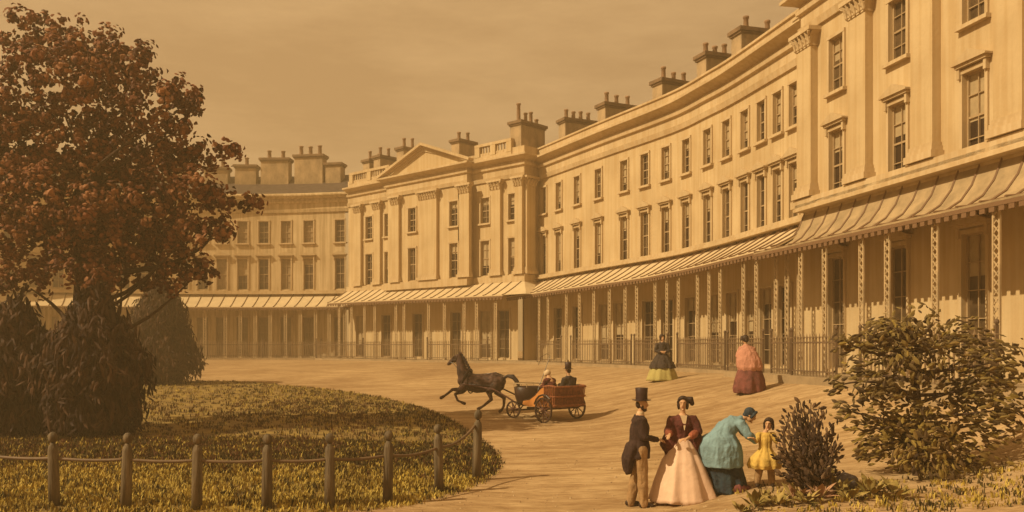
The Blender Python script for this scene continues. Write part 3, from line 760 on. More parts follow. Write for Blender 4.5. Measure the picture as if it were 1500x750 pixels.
# ------------------------------------------------------------------ bollards and the iron bar that links them
pd = [(-.70,17.45),(-1.32,16.05),(-2.10,14.98),(-2.98,14.5),(-3.95,14.3),(-5.05,14.22),(-6.2,14.25),(-7.4,14.35),(-8.6,14.6)]
plab = ['turned wooden lawn post at the far tip of the row, nearest the carriage', 'second lawn post from the far tip, where the bar begins to sag', 'third lawn post from the far tip, dark wood with ball top', 'fourth lawn post from the far tip, dark wood with ball top', 'fifth lawn post from the far tip, before the dry front lawn', 'sixth lawn post from the far tip, near the tree shadow', 'seventh lawn post from the far tip, towards the left edge', 'eighth lawn post from the far tip, close to the left edge', 'leftmost lawn post of the row']
first = None; tops = []
for i, (x, y) in enumerate(pd):
    zb = lawn_z(x, y) - .02
    if first is None:
        first = thing('lawn_post', plab[0], 'post', (x, y, zb), 0, 'ball topped posts round the lawn')
        s = MB(); s.lathe([(.088,0),(.085,.5),(.079,.92),(.068,.985),(.045,1.01),(.042,1.035)], 14); s.build('shaft', M['wood_post'], first, True)
        k = MB(); k.ell((0,0,1.125), (.076,.076,.09), None, 14); k.build('ball_finial', M['wood_post'], first, True); o = first
    else:
        o = copy_tree(first); o.scale = (1, 1, 1); o.location = (x, y, zb); o['label'] = plab[i]
    o.rotation_euler = (R(rg.uniform(-1.6,1.6)), R(rg.uniform(-1.6,1.6)), rg.uniform(0,6))
    tops.append(Vector((x, y, zb + (1.08 if i == 0 else .78))))
blab = ['linking bar between the first and second posts from the far tip, sagging', 'linking bar between the second and third posts from the far tip', 'linking bar between the third and fourth posts from the far tip', 'linking bar between the fourth and fifth posts from the far tip', 'linking bar between the fifth and sixth posts from the far tip', 'linking bar between the sixth and seventh posts from the far tip', 'linking bar between the seventh and eighth posts from the far tip', 'leftmost linking bar of the lawn fence']
for i, (a, c) in enumerate(zip(tops[:-1], tops[1:])):
    d = (c-a).normalized()*.085; a, c = a+d, c-d; b = MB(); sag = .10 if i == 0 else .05 if i == 1 else .02
    b.tube([a.lerp(c, t/8) - Vector((0,0,sag*(1-(2*t/8-1)**2))) for t in range(9)], .026, 8)
    tag(b.build('linking_bar', M['iron'], None, True), blab[i], 'railing bar', 'bars linking the lawn posts')

# ------------------------------------------------------------------ foliage
def at_px(x, y, Y): return Vector(((x-CX)/F*Y, Y, EYE - (y-HY)/F*Y))
def leaf(b, p, n, up, w, l, mi, cup=.25):
    n = n.normalized(); u = up - n*up.dot(n)
    if u.length < 1e-3: u = Vector((1,0,0)) - n*n.x
    u.normalize(); s = n.cross(u)
    P = [p - u*l*.5, p - u*l*.2 + s*w*.42 - n*w*cup, p + u*l*.2 + s*w*.46 - n*w*cup, p + u*l*.5 - n*l*.12, p + u*l*.2 - s*w*.46 - n*w*cup, p - u*l*.2 - s*w*.42 - n*w*cup]
    b.add(P + [p + n*w*.1], [(6,0,1),(6,1,2),(6,2,3),(6,3,4),(6,4,5),(6,5,0)], mi)
def rnd_dir(): 
    while 1:
        v = Vector((rg.uniform(-1,1), rg.uniform(-1,1), rg.uniform(-1,1)))
        if .1 < v.length < 1: return v.normalized()
def leafy(blobs, size, dens, clump=.34, flat=.75):
    """leaf sprays: small clumps scattered through and over each bough, leaves turned outwards"""
    b = MB()
    for c, r in blobs:
        nc = max(3, int(dens*(r/ clump)**2))
        for _ in range(nc):
            d = rnd_dir(); k = r*(rg.random()**.35); cc = c + Vector((d.x, d.y, d.z*flat))*k
            mi = rg.choices((0,1,2), (5,3,3))[0]; cr_ = clump*rg.uniform(.5, 1.0)
            for _ in range(rg.randint(12, 20)):
                e = rnd_dir(); pp = cc + e*cr_*rg.uniform(.4, 1)
                nn = (e*.9 + d*.7 + rnd_dir()*.5)
                s = size*rg.uniform(.7, 1.25); leaf(b, pp, nn, rnd_dir() + Vector((0,0,.3)), s, s*1.15, mi if rg.random() < .7 else rg.randrange(3))
    return b
def limb(b, a, c, r0, r1, bend=.15, n=6):
    a, c = Vector(a), Vector(c); o = rnd_dir()*(c-a).length*bend
    b.tube([a.lerp(c, i/n) + o*math.sin(math.pi*i/n) for i in range(n+1)], [lerp(r0, r1, i/n) for i in range(n+1)], 8)

# the copper-leaved tree at the left edge
TY = 24.0; bx = (105-CX)/F*TY; bz = lawn_z(bx, TY)
tr = thing('broadleaf_tree', 'large copper-leaved tree with spreading boughs overhanging the lawn', 'tree', (bx, TY, bz))
px_blobs = [(238,150,52),(268,145,30),(290,150,18),(262,185,28),(248,228,44),(290,222,34),(322,222,22),(345,222,13),(236,290,60),(285,275,40),(318,290,34),(352,296,26),(376,296,13),(255,340,55),(300,335,36),(330,345,22),(250,385,42),(285,398,26),(308,402,14),(245,420,22),
  (200,235,80),(160,150,75),(120,230,95),(200,330,80),(150,340,85),(90,310,90),(90,120,85),(40,220,95),(20,330,85),(10,150,80),(-40,260,90),(190,95,55),(130,75,60),(60,60,60),(190,400,45),(120,400,55),(30,405,50)]
bl = []
for x, y, r in px_blobs:
    Y = TY + rg.uniform(-1.3, 1.3)*(1 if x < 240 else .7); bl.append((at_px(x, y, Y), r*Y/F))
leafy(bl, .125, 4.2, .34).build('crown', LM_tree, tr, world=True)
t = MB(); top = at_px(150, 250, TY)
t.tube([(bx, TY, bz-.1), (bx, TY, bz+.25), (bx+.1, TY+.05, bz+1.3), (bx+.3, TY, bz+2.6), (bx+.35, TY, bz+4.2), (top.x, TY, top.z+1)], [.55,.40,.33,.30,.24,.12], 12)
for c, r in bl[::2]: s0 = Vector((bx+.25, TY, min(bz+4.5, max(bz+2.2, c.z-1.2-rg.random())))); limb(t, s0, s0.lerp(c, .82), .09, .02, .2)
t.build('trunk', M['bark'], tr, True, world=True)

# pointed evergreens behind and beneath the tree
def evergreen(px, Y, H, W, lab, n):
    x0 = (px-CX)/F*Y; zb = lawn_z(x0, Y); ev = thing('evergreen_shrub', lab, 'shrub', (x0, Y, zb), 0, 'evergreens on the lawn'); b = MB()
    lob = [(rg.uniform(0,6.28), rg.uniform(.6,1.0)) for _ in range(7)]
    for _ in range(n):
        k = rg.random(); a = rg.uniform(0, 6.28); bump_ = 1 + .22*max(math.cos(a-l[0])*l[1] for l in lob)*math.sin(k*9 + lob[0][0])
        rad = W*math.sin(math.pi*min(1, .22+.74*k))**.8*(1-.25*k)*bump_; rr = rad*rg.random()**.4
        p = Vector((x0 + rr*math.cos(a), Y + rr*math.sin(a), zb + .1 + H*k*(1-.12*rr/2) + rg.uniform(-.15,.2)))
        o = Vector((math.cos(a), math.sin(a), .3)); mi = rg.choices((0,1,2), (5,3,3))[0]
        for _ in range(8): leaf(b, p + rnd_dir()*.22 + Vector((0,0,rg.uniform(-.1,.28))), o + rnd_dir()*.7, Vector((0,0,1)) + o*.4 + rnd_dir()*.3, .10, .36*rg.uniform(.7,1.3), mi)
    b.build('foliage', LM_yew, ev, world=True)
    t = MB(); t.tube([(x0, Y, zb-.1), (x0, Y, zb+H*.55)], [.2,.07]); t.build('stem', M['bark'], ev, True, world=True)
evergreen(234, 43.5, 4.5, 2.1, 'tall dark evergreen shrub with upright sprays at the back of the lawn', 1000)
evergreen(138, 22.6, 3.3, 1.45, 'bushy evergreen in front of the copper tree trunk', 900)
evergreen(22, 23.2, 3.0, 1.5, 'leftmost evergreen at the very edge of the lawn', 800)

# small tree at the right edge
TY = 15.2; bx = (1345-CX)/F*TY; bz = GZ(bx, TY)
t2 = thing('young_tree', 'young bushy tree with drooping oval leaves leaning in at the right edge', 'tree', (bx, TY, bz))
b = MB(); sprays = [(1236,500,26),(1226,565,20),(1250,540,30),(1236,600,22),(1256,620,24),(1275,510,36),(1290,570,46),(1300,490,36),(1340,480,45),(1345,530,55),(1350,600,60),(1400,500,50),(1420,560,60),(1460,530,55),(1400,640,55),(1470,600,60),(1310,650,38),(1272,655,26),(1350,665,45),(1310,615,40),(1440,680,45),(1330,690,30),(1380,690,36)]
t = MB(); t.tube([(bx, TY, bz-.1), (bx+.03, TY, bz+.8), (bx, TY+.1, bz+1.6), (bx+.05, TY, bz+2.2)], [.10,.075,.06,.03], 10)
gold = MB()
for x, y, r in sprays + [(x + rg.uniform(-22,22), y + rg.uniform(-22,22), r*.8) for x, y, r in sprays[5:]]:
    Y = TY + rg.uniform(-.7, .7); c = at_px(x, y, Y); rr = r*Y/F
    s0 = Vector((bx, TY+.05, min(bz+2.3, max(bz+.5, c.z-.2)))); limb(t, s0, c, .035, .01, .12)
    for _ in range(int((26 if x < 1262 else 42)*(rr/.3)**1.6)+15):
        d = rnd_dir(); p = c + Vector((d.x, d.y, d.z*.85))*rr*rg.random()**.5
        g = y > 610 or rg.random() < .12
        leaf(gold if False else b, p, d*.7 + Vector((-.2,-.7,.35)) + rnd_dir()*.45, (p - s0).normalized() + rnd_dir()*.5 + Vector((0,0,-.15)), .060*(z_:=rg.uniform(.6,1.25)), .15*z_, rg.choices((3,4,5), (4,3,4))[0] if g else rg.choices((0,1,2), (5,4,3))[0])
b.build('crown', LM_olive + LM_gold, t2, world=True); t.build('trunk', M['bark'], t2, True, world=True)

# dark bushy shrub beside the girl
SY_ = 13.75; c0 = at_px(1186, 712, SY_); zb = GZ(c0.x, SY_)
sh = thing('dark_shrub', 'dark upright shrub of oval leaf spikes in the right foreground beside the girl', 'shrub', (c0.x, SY_, zb))
b = MB(); t = MB(); base = Vector((c0.x, SY_, zb))
tips = [(1172,588),(1155,604),(1188,590),(1206,606),(1216,632),(1226,652),(1228,672),(1144,630),(1142,655),(1150,676),(1195,618),(1168,612),(1178,628),(1160,640),(1204,640),(1212,662),(1186,650),(1172,660),(1156,690),(1215,688),(1198,672),(1182,604),(1164,596),(1200,596),(1148,612),(1220,620),(1136,668),(1140,640),(1233,655),(1230,690),(1138,690),(1216,660),(1146,668),(1222,640),(1185,690),(1165,680)]
for x, y in tips:
    tip = at_px(x, y, SY_ + rg.uniform(-.42,.42)); m_ = base.lerp(tip, .5) + Vector((rg.uniform(-.03,.03), 0, .06)); st = [base + Vector((rg.uniform(-.1,.1), rg.uniform(-.1,.1), 0)), m_, tip]
    t.tube(st, [.016,.011,.006], 6)
    ln = (tip-base).length; n = int(ln/.042)
    for i in range(n):
        k = .22 + .8*i/n; p = st[0].lerp(m_, k*2) if k < .5 else m_.lerp(tip, k*2-1)
        d = (tip-base).normalized(); a = i*2.4; o = Vector((math.cos(a), math.sin(a), 0))
        z_ = rg.uniform(.65,1.2); leaf(b, p + o*.065*z_ + d*.03, Vector((0,-.8,.25)) + o*.5 + rnd_dir()*.5, d + o*.85 + rnd_dir()*.25, .055*z_, .125*z_, rg.choices((0,1,2), (5,4,3))[0])
b.build('foliage', LM_bush, sh, world=True); t.build('stem', M['bark'], sh, True, world=True)

# broad-leaved plants on the bank, each its own
pl_data = [(1108,738,.30,0,'pale broad-leaved plant at the hem of the teal-clad woman'),(1140,741,.26,1,'olive leafy plant below the girl, at the picture foot'),(1166,735,.30,2,'blush-leaved plant spreading under the dark shrub'),(1200,738,.32,2,'rosy leafy plant at the foot of the shrub, right side'),(1232,728,.30,1,'olive leafy plant in front of the grey stone'),(1212,700,.34,0,'buff leaves sprouting between shrub and grey stone'),(1246,742,.3,0,'yellow-green plant at the lower right corner'),(1122,726,.22,0,'small buff plant at the feet of the girl'),(1276,735,.34,1,'olive leafy plant below the young bushy tree'),(1310,742,.34,0,'pale broad-leaved plant right of the lower corner plants'),(1182,745,.26,0,'yellow-green plant at the picture foot under the shrub'),(1085,744,.2,1,'small olive plant on the road edge below the teal-clad woman')]
for x, y, r, kind, lab in pl_data:
    Y = 14.3 - (y-700)/40*.9; p = at_px(x, y, Y); zb = GZ(p.x, Y)
    o = thing('leafy_plant', lab, 'plant', (p.x, Y, zb), 0, 'leafy plants on the bank'); b = MB()
    for i in range(rg.randint(15, 20)):
        a = i*2.4 + rg.uniform(-.3,.3); el = rg.uniform(.25, 1.1); d = Vector((math.cos(a)*math.cos(el), math.sin(a)*math.cos(el), math.sin(el))); l = r*rg.uniform(.6,1.1)
        nn = Vector((-math.cos(a)*math.sin(el), -math.sin(a)*math.sin(el), math.cos(el)))
        leaf(b, d*l*.65 + Vector((0,0,.02)), nn + rnd_dir()*.25, d, l*.34, l*.9, [(0,1,1),(1,1,0),(2,2,0)][kind][rg.randrange(3)], .12)
    b.build('leaves', LM_pale, o)
# stones on the bank
import mathutils
for x, y, s, lab in ((1240,686,.17,'blue-grey boulder beside the dark shrub at the right edge'),(1225,690,.10,'small grey stone leaning against the boulder')):
    Y = 14.0; p = at_px(x, y, Y); zb = GZ(p.x, Y); b = MB(); b.ell((p.x, Y, zb+s*.6), (s*1.1, s, s*.9), None, 22)
    b.v = [tuple(Vector(v) + (Vector(v)-Vector((p.x,Y,zb))).normalized()*mathutils.noise.noise(Vector(v)*6+Vector((s*50,0,0)))*s*.35) for v in b.v]
    tag(b.build('boulder' if s > .12 else 'stone', M['rock'], None, False), lab, 'stone')
first.scale = (1.05, 1.05, 1.14)
# loose stones and clods on the road
b = MB(); pv = []
for _ in range(2600):
    y = 12.8 + 24*rg.random()**1.7; x = rg.uniform(-.55, .5)*y*1.1
    pv.append((x, y))
zz = gz_many(pv)
for (x, y), z in zip(pv, zz):
    if in_lawn(x, y): continue
    s = rg.uniform(.010,.032)*(1 if rg.random() < .93 else 1.9); a = rg.uniform(0,3); ca_, sa_ = math.cos(a)*s, math.sin(a)*s
    b.add([(x+ca_,y+sa_,z),(x-sa_*.7,y+ca_*.7,z),(x-ca_,y-sa_,z),(x+sa_*.7,y-ca_*.7,z),(x+ca_*.3,y+sa_*.3,z+s*.75)], [(0,1,4),(1,2,4),(2,3,4),(3,0,4)], rg.randrange(2))
tag(b.build('gravel', [mat('clod', (.26,.17,.09), .95), mat('pebble', (.40,.29,.17), .9)]), kind='stuff')
# thin grass on that bank
b = MB()
for _ in range(800):
    x, y = rg.uniform(3.3, 8.5), rg.uniform(12.6, 14.9)
    if rg.random() > min(1, (x-3.2)/1.6) or y - 12.6 > 2.3*rg.random()+.4: continue
    tuft(b, x, y, GZ(x, y), rg.uniform(.04,.11), rg.choices((0,1,2), (3,3,3))[0], 5, .08)
tag(b.build('bank_grass', [M['grass'], M['grass2'], M['grass3']]), kind='stuff')
# ------------------------------------------------------------------ people
def frame(fwd, up=(0,0,1)):
    f = Vector(fwd).normalized(); u = Vector(up); u = (u - f*u.dot(f)).normalized(); s = f.cross(u)   # s: the figure's right
    return Matrix((s, f, u)).transposed()                     # columns: right, forward, up
def head(mb, c, fwd, up=(0,0,1), k=1.0):
    """skull, jaw, nose, ears, brow; returns the paint spots for eyes and mouth"""
    c = Vector(c); Mx = frame(fwd, up); W = lambda x, y, z: c + Mx @ Vector((x*k, y*k, z*k))
    mb.ell(W(0,-.012,.022), (.074*k,.092*k,.088*k), Mx, 14); mb.ell(W(0,.018,-.045), (.056*k,.066*k,.068*k), Mx, 14)
    mb.tube([W(0,.078,.018), W(0,.098,-.012), W(0,.092,-.028)], [.010*k,.014*k,.013*k], 8)
    mb.ell(W(0,.072,-.098), (.022*k,.02*k,.018*k), Mx, 8); mb.ell(W(0,.074,.035), (.045*k,.016*k,.013*k), Mx, 8)
    for s in (-1, 1): mb.ell(W(s*.074,-.012,-.012), (.011*k,.02*k,.03*k), Mx, 8)
    return [(W(s*.03,.083,.010), .0125*k, 1) for s in (-1,1)] + [(W(s*.031,.084,.034), .010*k, 1) for s in (-1,1)] + [(W(s*.010,.082,-.062), .0125*k, 2) for s in (-1,1)], W, Mx
def hand(mb, wr, d, nrm, thumb, k=1.0, curl=.5):
    """palm, four unequal bent fingers and a thumb from its side"""
    wr = Vector(wr); d = Vector(d).normalized(); n = Vector(nrm); n = (n - d*n.dot(d)).normalized(); s = d.cross(n)*thumb
    Mx = Matrix((s, d, n)).transposed(); mb.ell(wr + d*.05*k, (.040*k,.055*k,.018*k), Mx, 10)
    for i, l in enumerate((.068,.078,.072,.056)):
        b = wr + d*.09*k + s*(.027 - .018*i)*k; e = b + (d*math.cos(curl*.6) - n*math.sin(curl*.6))*l*.5*k; t = e + (d*math.cos(curl*1.6) - n*math.sin(curl*1.6))*l*.5*k
        mb.tube([b - d*.02*k, b, e, t], [.0095*k,.0095*k,.009*k,.0075*k], 6)
    b = wr + d*.03*k + s*.03*k; e = b + (d*.6 + s*.7 - n*.2).normalized()*.035*k; mb.tube([b, e, e + (d*.9 + s*.15 - n*.3).normalized()*.03*k], [.013*k,.011*k,.009*k], 6)
SK = None
def body(root, parts, hd, hands=(), voxel=.009, hk=1.0):
    mb = MB()
    for pts, rad in parts: mb.tube(pts, rad, 12)
    spots, W, Mx = head(mb, *hd)
    for h in hands: hand(mb, *h)
    fuse(mb, 'body', [M['skin'], M['eye'], M['lip']], root, voxel, 2, spots)
    return W, Mx
def human(px, py, Y, label, rz=0):
    x = (px-CX)/F*Y; return thing('person', label, 'person', (x, Y, GZ(x, Y)), rz)
def cloth(root, name, m, tubes=(), lofts=(), ells=(), voxel=.013, smooth=5, mats=None, spots=()):
    mb = MB()
    for p, r in tubes: mb.tube(p, r, 14)
    for l in lofts: mb.loft(*l) if isinstance(l, tuple) else mb.loft(**l)
    for e in ells: mb.ell(*e)
    return fuse(mb, name, mats or [M[m]], root, voxel, smooth, spots, wr=0 if name in ('hair','bonnet','beard','collar') else .016)
def skirt(root, name, m, rings, folds=11, amp=.055, seed=1, n=110):
    b = MB(); rr = []
    for a, c in zip(rings[:-1], rings[1:]):
        for i in range(5): rr.append(tuple(lerp(p, q, i/5) for p, q in zip(a, c)))
    rr.append(rings[-1]); b.loft(rr, n, folds, amp, seed)
    import mathutils
    zt = rings[-1][2]
    def cr(v):
        x, y, z = v; a = math.atan2(y, x); k = .35 + .65*(1 - z/zt)
        w = 1 + k*(.035*mathutils.noise.noise(Vector((math.cos(a)*6, math.sin(a)*6 + seed, z*1.6))) + .018*mathutils.noise.noise(Vector((math.cos(a)*14, math.sin(a)*14, z*5 + seed))))
        return (x*w, y*w, z + .012*math.sin(a*7+seed)*max(0, 1-z/.1))
    b.v = [cr(v) for v in b.v]
    return b.build(name, M[m], root, True)

# --- gentleman in a top hat, in profile to the right, taking the lady's hand
r = human(937, 742, 14.6, 'bearded man in black top hat, dark tailcoat and tan trousers holding a hand')
W, Mx = body(r, [([(0,0,.9),(-.01,0,1.15),(-.01,0,1.38),(0,0,1.47)], [.12,.115,.14,.09]), ([(0,0,1.47),(.015,0,1.56),(.03,0,1.63)], [.06,.052,.05]),
  ([(0,-.1,1.40),(-.01,-.19,1.45),(.05,-.235,1.18),(.27,-.13,1.12)], [.06,.055,.042,.028]), ([(0,.1,1.40),(-.01,.19,1.45),(.0,.235,1.18),(.13,.2,.98)], [.06,.055,.042,.028]),
  ([(0,-.09,.92),(.04,-.1,.5),(.07,-.1,.08)], [.09,.06,.04]), ([(0,.09,.92),(-.05,.1,.5),(-.13,.1,.08)], [.09,.06,.04])],
  ((.04,0,1.69), (1,-.12,-.03)), [((.27,-.13,1.12), (1,.35,-.12), (0,-.2,1), 1, 1, .6), ((.13,.2,.98), (.5,-.1,-.8), (1,0,.3), 1, 1, .7)])
cloth(r, 'trousers', 'trousers', [([(0,-.09,.95),(.03,-.1,.52),(.055,-.1,.07)], [.125,.092,.078]), ([(0,.09,.95),(-.045,.1,.52),(-.135,.1,.07)], [.125,.092,.078])])
cloth(r, 'tailcoat', 'coat', [([(0,-.1,1.42),(-.01,-.2,1.44),(.05,-.245,1.17),(.25,-.14,1.125)], [.085,.085,.068,.052]), ([(0,.1,1.42),(-.01,.2,1.44),(.0,.245,1.17),(.12,.2,1.0)], [.085,.085,.068,.052]),
  ([(-.12,-.08,.95),(-.19,-.08,.78),(-.2,-.07,.60)], [.13,.105,.06]), ([(-.12,.08,.95),(-.19,.08,.78),(-.2,.07,.60)], [.13,.105,.06])],
  [([(-.03,0,.80,.20,.21),(-.025,0,.95,.19,.205),(-.01,0,1.1,.155,.18),(0,0,1.3,.165,.205),(-.01,0,1.44,.125,.20),(-.005,0,1.52,.075,.085)], 24)])
cloth(r, 'collar', 'cream', [], [([(.01,0,1.515,.066,.066),(.016,0,1.575,.06,.06)], 20)], voxel=.01, smooth=2)
b = MB(); b.lathe([(.10,0),(.10,.02),(.097,.1),(.104,.205),(.1,.21)], 20, W(0,-.01,.062)); br = [(.10,-.006),(.155,.004),(.16,.012),(.10,.014)]; b.lathe(br, 24, W(0,-.01,.062)); b.build('top_hat', M['hat'], r, True)
cloth(r, 'beard', 'hair', ells=[(W(0,.03,-.085), (.052,.052,.045), Mx, 12), (W(.055,.0,-.045), (.018,.03,.05), Mx, 10), (W(-.055,.0,-.045), (.018,.03,.05), Mx, 10), (W(0,-.05,.0), (.072,.06,.075), Mx, 12)], voxel=.008, smooth=3)
b = MB()
for x, y in ((.1,-.1),(-.1,.1)): b.tube([(x-.06,y,.05),(x+.02,y,.05),(x+.13,y-.015,.035)], [.05,.05,.035], 10)
cloth(r, 'boots', 'boot', [([(.01,-.1,.055),(.07,-.1,.05),(.19,-.115,.04)], [.052,.05,.036]), ([(-.18,.1,.055),(-.12,.1,.05),(0,.095,.04)], [.052,.05,.036])], voxel=.011, smooth=2)

# --- lady in a maroon jacket over a wide blush skirt, facing us
r = human(1000, 735, 14.75, 'woman in maroon jacket and wide blush skirt beside the top-hatted man')
r.location.z += .0
W, Mx = body(r, [([(0,0,.9),(0,0,1.08),(0,-.01,1.26),(0,0,1.38)], [.12,.105,.125,.08]), ([(0,0,1.38),(0,-.01,1.47),(0,-.015,1.54)], [.048,.044,.045]),
  ([(-.08,0,1.34),(-.165,0,1.36),(-.235,-.02,1.13),(-.245,-.17,1.10)], [.05,.048,.038,.025]), ([(.08,0,1.34),(.165,0,1.36),(.235,-.06,1.13),(.02,-.24,1.04)], [.05,.048,.038,.025]),
  ([(-.08,0,.9),(-.08,0,.1)], [.09,.05]), ([(.08,0,.9),(.08,0,.1)], [.09,.05])],
  ((0,-.02,1.60), (-.22,-1,-.05), (0,0,1), .96), [((-.245,-.17,1.10), (-.35,-.8,-.2), (0,0,1), 1, .92, .6), ((.02,-.24,1.04), (-.9,-.3,-.1), (0,-.4,1), -1, .92, .6)])
skirt(r, 'skirt', 'blush', [(.03,0,.005,.585,.53),(.015,0,.3,.49,.45),(0,0,.65,.34,.32),(0,0,.9,.20,.185),(0,0,1.04,.125,.11),(0,0,1.06,.10,.09)], 9, .06, 4)
cloth(r, 'jacket', 'maroon', [([(-.08,0,1.34),(-.165,0,1.36),(-.235,-.03,1.15)], [.07,.078,.09]), ([(.08,0,1.34),(.165,0,1.36),(.235,-.06,1.15)], [.07,.078,.09]),
  ([(-.2,.02,1.1),(-.235,.02,.92),(-.2,.03,.80)], [.095,.14,.10]), ([(.2,.02,1.1),(.26,.02,.92),(.235,.03,.76)], [.095,.15,.11])],
  [([(0,.03,.92,.24,.17),(0,.02,1.02,.165,.14),(0,0,1.1,.13,.118),(0,-.01,1.26,.165,.145),(0,0,1.37,.14,.105),(0,0,1.42,.07,.07)], 26)])
cloth(r, 'sleeve_cuff', 'rust', [([(-.235,-.03,1.16),(-.245,-.10,1.115)], [.062,.068])], voxel=.011)
cloth(r, 'sleeve_cuff', 'rust', [([(.235,-.06,1.15),(.13,-.17,1.09)], [.062,.068])], voxel=.011)
b = MB(); b.add([(-.055,-.105,1.41),(.055,-.105,1.41),(.0,-.172,1.17),(-.055,-.05,1.41),(.055,-.05,1.41),(0,-.12,1.17)], [(0,2,1),(3,4,5),(0,1,4,3),(1,2,5,4),(2,0,3,5)]); b.build('chemisette', M['cream'], r)
cloth(r, 'bonnet', 'hair', ells=[(W(0,-.045,.035), (.095,.085,.10), Mx, 16), (W(.07,.0,-.02), (.032,.05,.085), Mx, 10), (W(-.07,.0,-.02), (.032,.05,.085), Mx, 10)], tubes=[([W(-.07,-.05,.08), W(-.13,-.05,.08), W(-.155,-.05,.0)], [.04,.055,.04]), ([W(-.085,.02,.03), W(-.05,.045,.09), W(0,.05,.105), W(.05,.045,.09), W(.085,.02,.03)], [.02,.022,.022,.022,.02])], voxel=.009, smooth=3)

# --- woman in teal stooping to the child
r = human(1060, 716, 14.7, 'woman in teal mantle and dark blue skirt stooping towards the child')
W, Mx = body(r, [([(-.1,0,.85),(.0,0,1.0),(.15,0,1.13),(.25,0,1.18)], [.13,.11,.125,.08]), ([(.25,0,1.18),(.32,0,1.22),(.37,-.01,1.25)], [.05,.045,.045]),
  ([(.2,-.07,1.15),(.25,-.16,1.13),(.36,-.2,.95),(.52,-.14,.86)], [.05,.048,.038,.026]), ([(.2,.07,1.15),(.25,.16,1.13),(.38,.19,.97),(.55,.06,.88)], [.05,.048,.038,.026]),
  ([(-.08,-.08,.85),(0,-.08,.45),(.0,-.08,.08)], [.1,.07,.045]), ([(-.08,.08,.85),(0,.08,.45),(.0,.08,.08)], [.1,.07,.045])],
  ((.44,-.02,1.27), (.85,-.25,-.5), (.35,0,1), .96), [((.52,-.14,.86), (1,.1,-.2), (0,-.2,1), 1, .92, .6), ((.55,.06,.88), (1,-.1,-.1), (0,-.2,1), -1, .92, .6)])
skirt(r, 'skirt', 'navy', [(.07,0,.0,.31,.30),(.05,0,.2,.30,.29),(.0,0,.42,.29,.28),(-.03,0,.6,.27,.25),(-.05,0,.62,.2,.2)], 8, .07, 9)
cloth(r, 'train', 'plum', [([(.0,-.2,.07),(.2,-.22,.07),(.36,-.14,.06)], [.09,.10,.05]), ([(.1,-.05,.06),(.34,-.02,.06),(.46,-.02,.04)], [.1,.09,.05])], voxel=.014, smooth=3)
cloth(r, 'mantle', 'teal', [([(-.05,0,.86),(.06,0,1.06),(.19,0,1.15),(.26,0,1.18)], [.22,.165,.145,.09]), ([(.2,-.07,1.15),(.25,-.15,1.14),(.36,-.2,.96),(.48,-.155,.875)], [.085,.085,.075,.062]), ([(.2,.07,1.15),(.25,.15,1.14),(.38,.19,.98),(.5,.09,.895)], [.085,.085,.075,.062])],
  [([(-.03,0,.43,.345,.34),(-.05,0,.6,.365,.35),(-.075,0,.78,.36,.33),(-.07,0,.92,.275,.26),(-.03,0,1.0,.17,.18)], 30, 7, .04, 3)], voxel=.014)
cloth(r, 'bonnet', 'navy', ells=[(W(0,-.035,.035), (.092,.095,.092), Mx, 16), (W(0,-.075,-.03), (.06,.05,.06), Mx, 12)], tubes=[([W(-.085,.03,-.03), W(-.07,.05,.06), W(0,.06,.10), W(.07,.05,.06), W(.085,.03,-.03)], [.02,.022,.024,.022,.02])], voxel=.009, smooth=3)

# --- little girl in a yellow dress
r = human(1121, 706, 14.55, 'little girl in a yellow dress reaching to the stooping woman')
W, Mx = body(r, [([(0,0,.52),(0,0,.66),(0,0,.8),(0,0,.88)], [.09,.08,.09,.05]), ([(0,0,.88),(.02,0,.93),(.04,-.01,.97)], [.036,.034,.035]),
  ([(-.05,0,.85),(-.105,-.01,.85),(-.16,-.06,.75),(-.22,-.1,.80)], [.036,.034,.028,.02]), ([(.05,0,.85),(.105,-.01,.85),(.19,-.05,.74),(.24,-.13,.70)], [.036,.034,.028,.02]),
  ([(-.06,0,.52),(-.10,-.01,.28),(-.13,0,.06)], [.065,.048,.032]), ([(.06,0,.52),(.09,0,.28),(.11,0,.06)], [.065,.048,.032])],
  ((.05,-.02,1.02), (-.55,-1,-.02), (0,0,1), .86), [((-.22,-.1,.80), (-.9,-.2,.25), (0,-.3,1), 1, .68, .5), ((.24,-.13,.70), (.6,-.5,-.6), (0,-.5,1), -1, .68, .5)], voxel=.0075)
cloth(r, 'pantalettes', 'trousers', [([(-.06,0,.5),(-.10,-.01,.28),(-.128,0,.08)], [.085,.066,.055]), ([(.06,0,.5),(.09,0,.28),(.11,0,.08)], [.085,.066,.055])], voxel=.011)
skirt(r, 'dress', 'yellow', [(-.01,0,.30,.235,.21),(-.01,0,.36,.26,.23),(-.01,0,.46,.235,.21),(0,0,.58,.13,.115),(0,0,.64,.098,.088),(0,0,.78,.112,.095),(0,0,.86,.10,.075),(0,0,.89,.05,.05)], 9, .09, 6, 80)
cloth(r, 'sleeves', 'yellow', [([(-.06,0,.84),(-.11,-.01,.84),(-.15,-.05,.765)], [.055,.062,.05]), ([(.06,0,.84),(.11,-.01,.84),(.175,-.045,.755)], [.055,.062,.05])], voxel=.01)
cloth(r, 'hair', 'hair', ells=[(W(0,-.035,.04), (.084,.082,.085), Mx, 14), (W(.078,-.01,-.035), (.026,.04,.07), Mx, 10), (W(-.078,-.01,-.035), (.026,.04,.07), Mx, 10)], tubes=[([W(-.08,.02,.02), W(-.045,.055,.085), W(0,.06,.1), W(.045,.055,.085), W(.08,.02,.02)], [.02,.02,.02,.02,.02])], voxel=.009, smooth=3)
cloth(r, 'shoes', 'boot', [([(-.13,.01,.035),(-.15,-.09,.028)], [.035,.026]), ([(.11,.01,.035),(.10,-.09,.028)], [.035,.026])], voxel=.009, smooth=2)

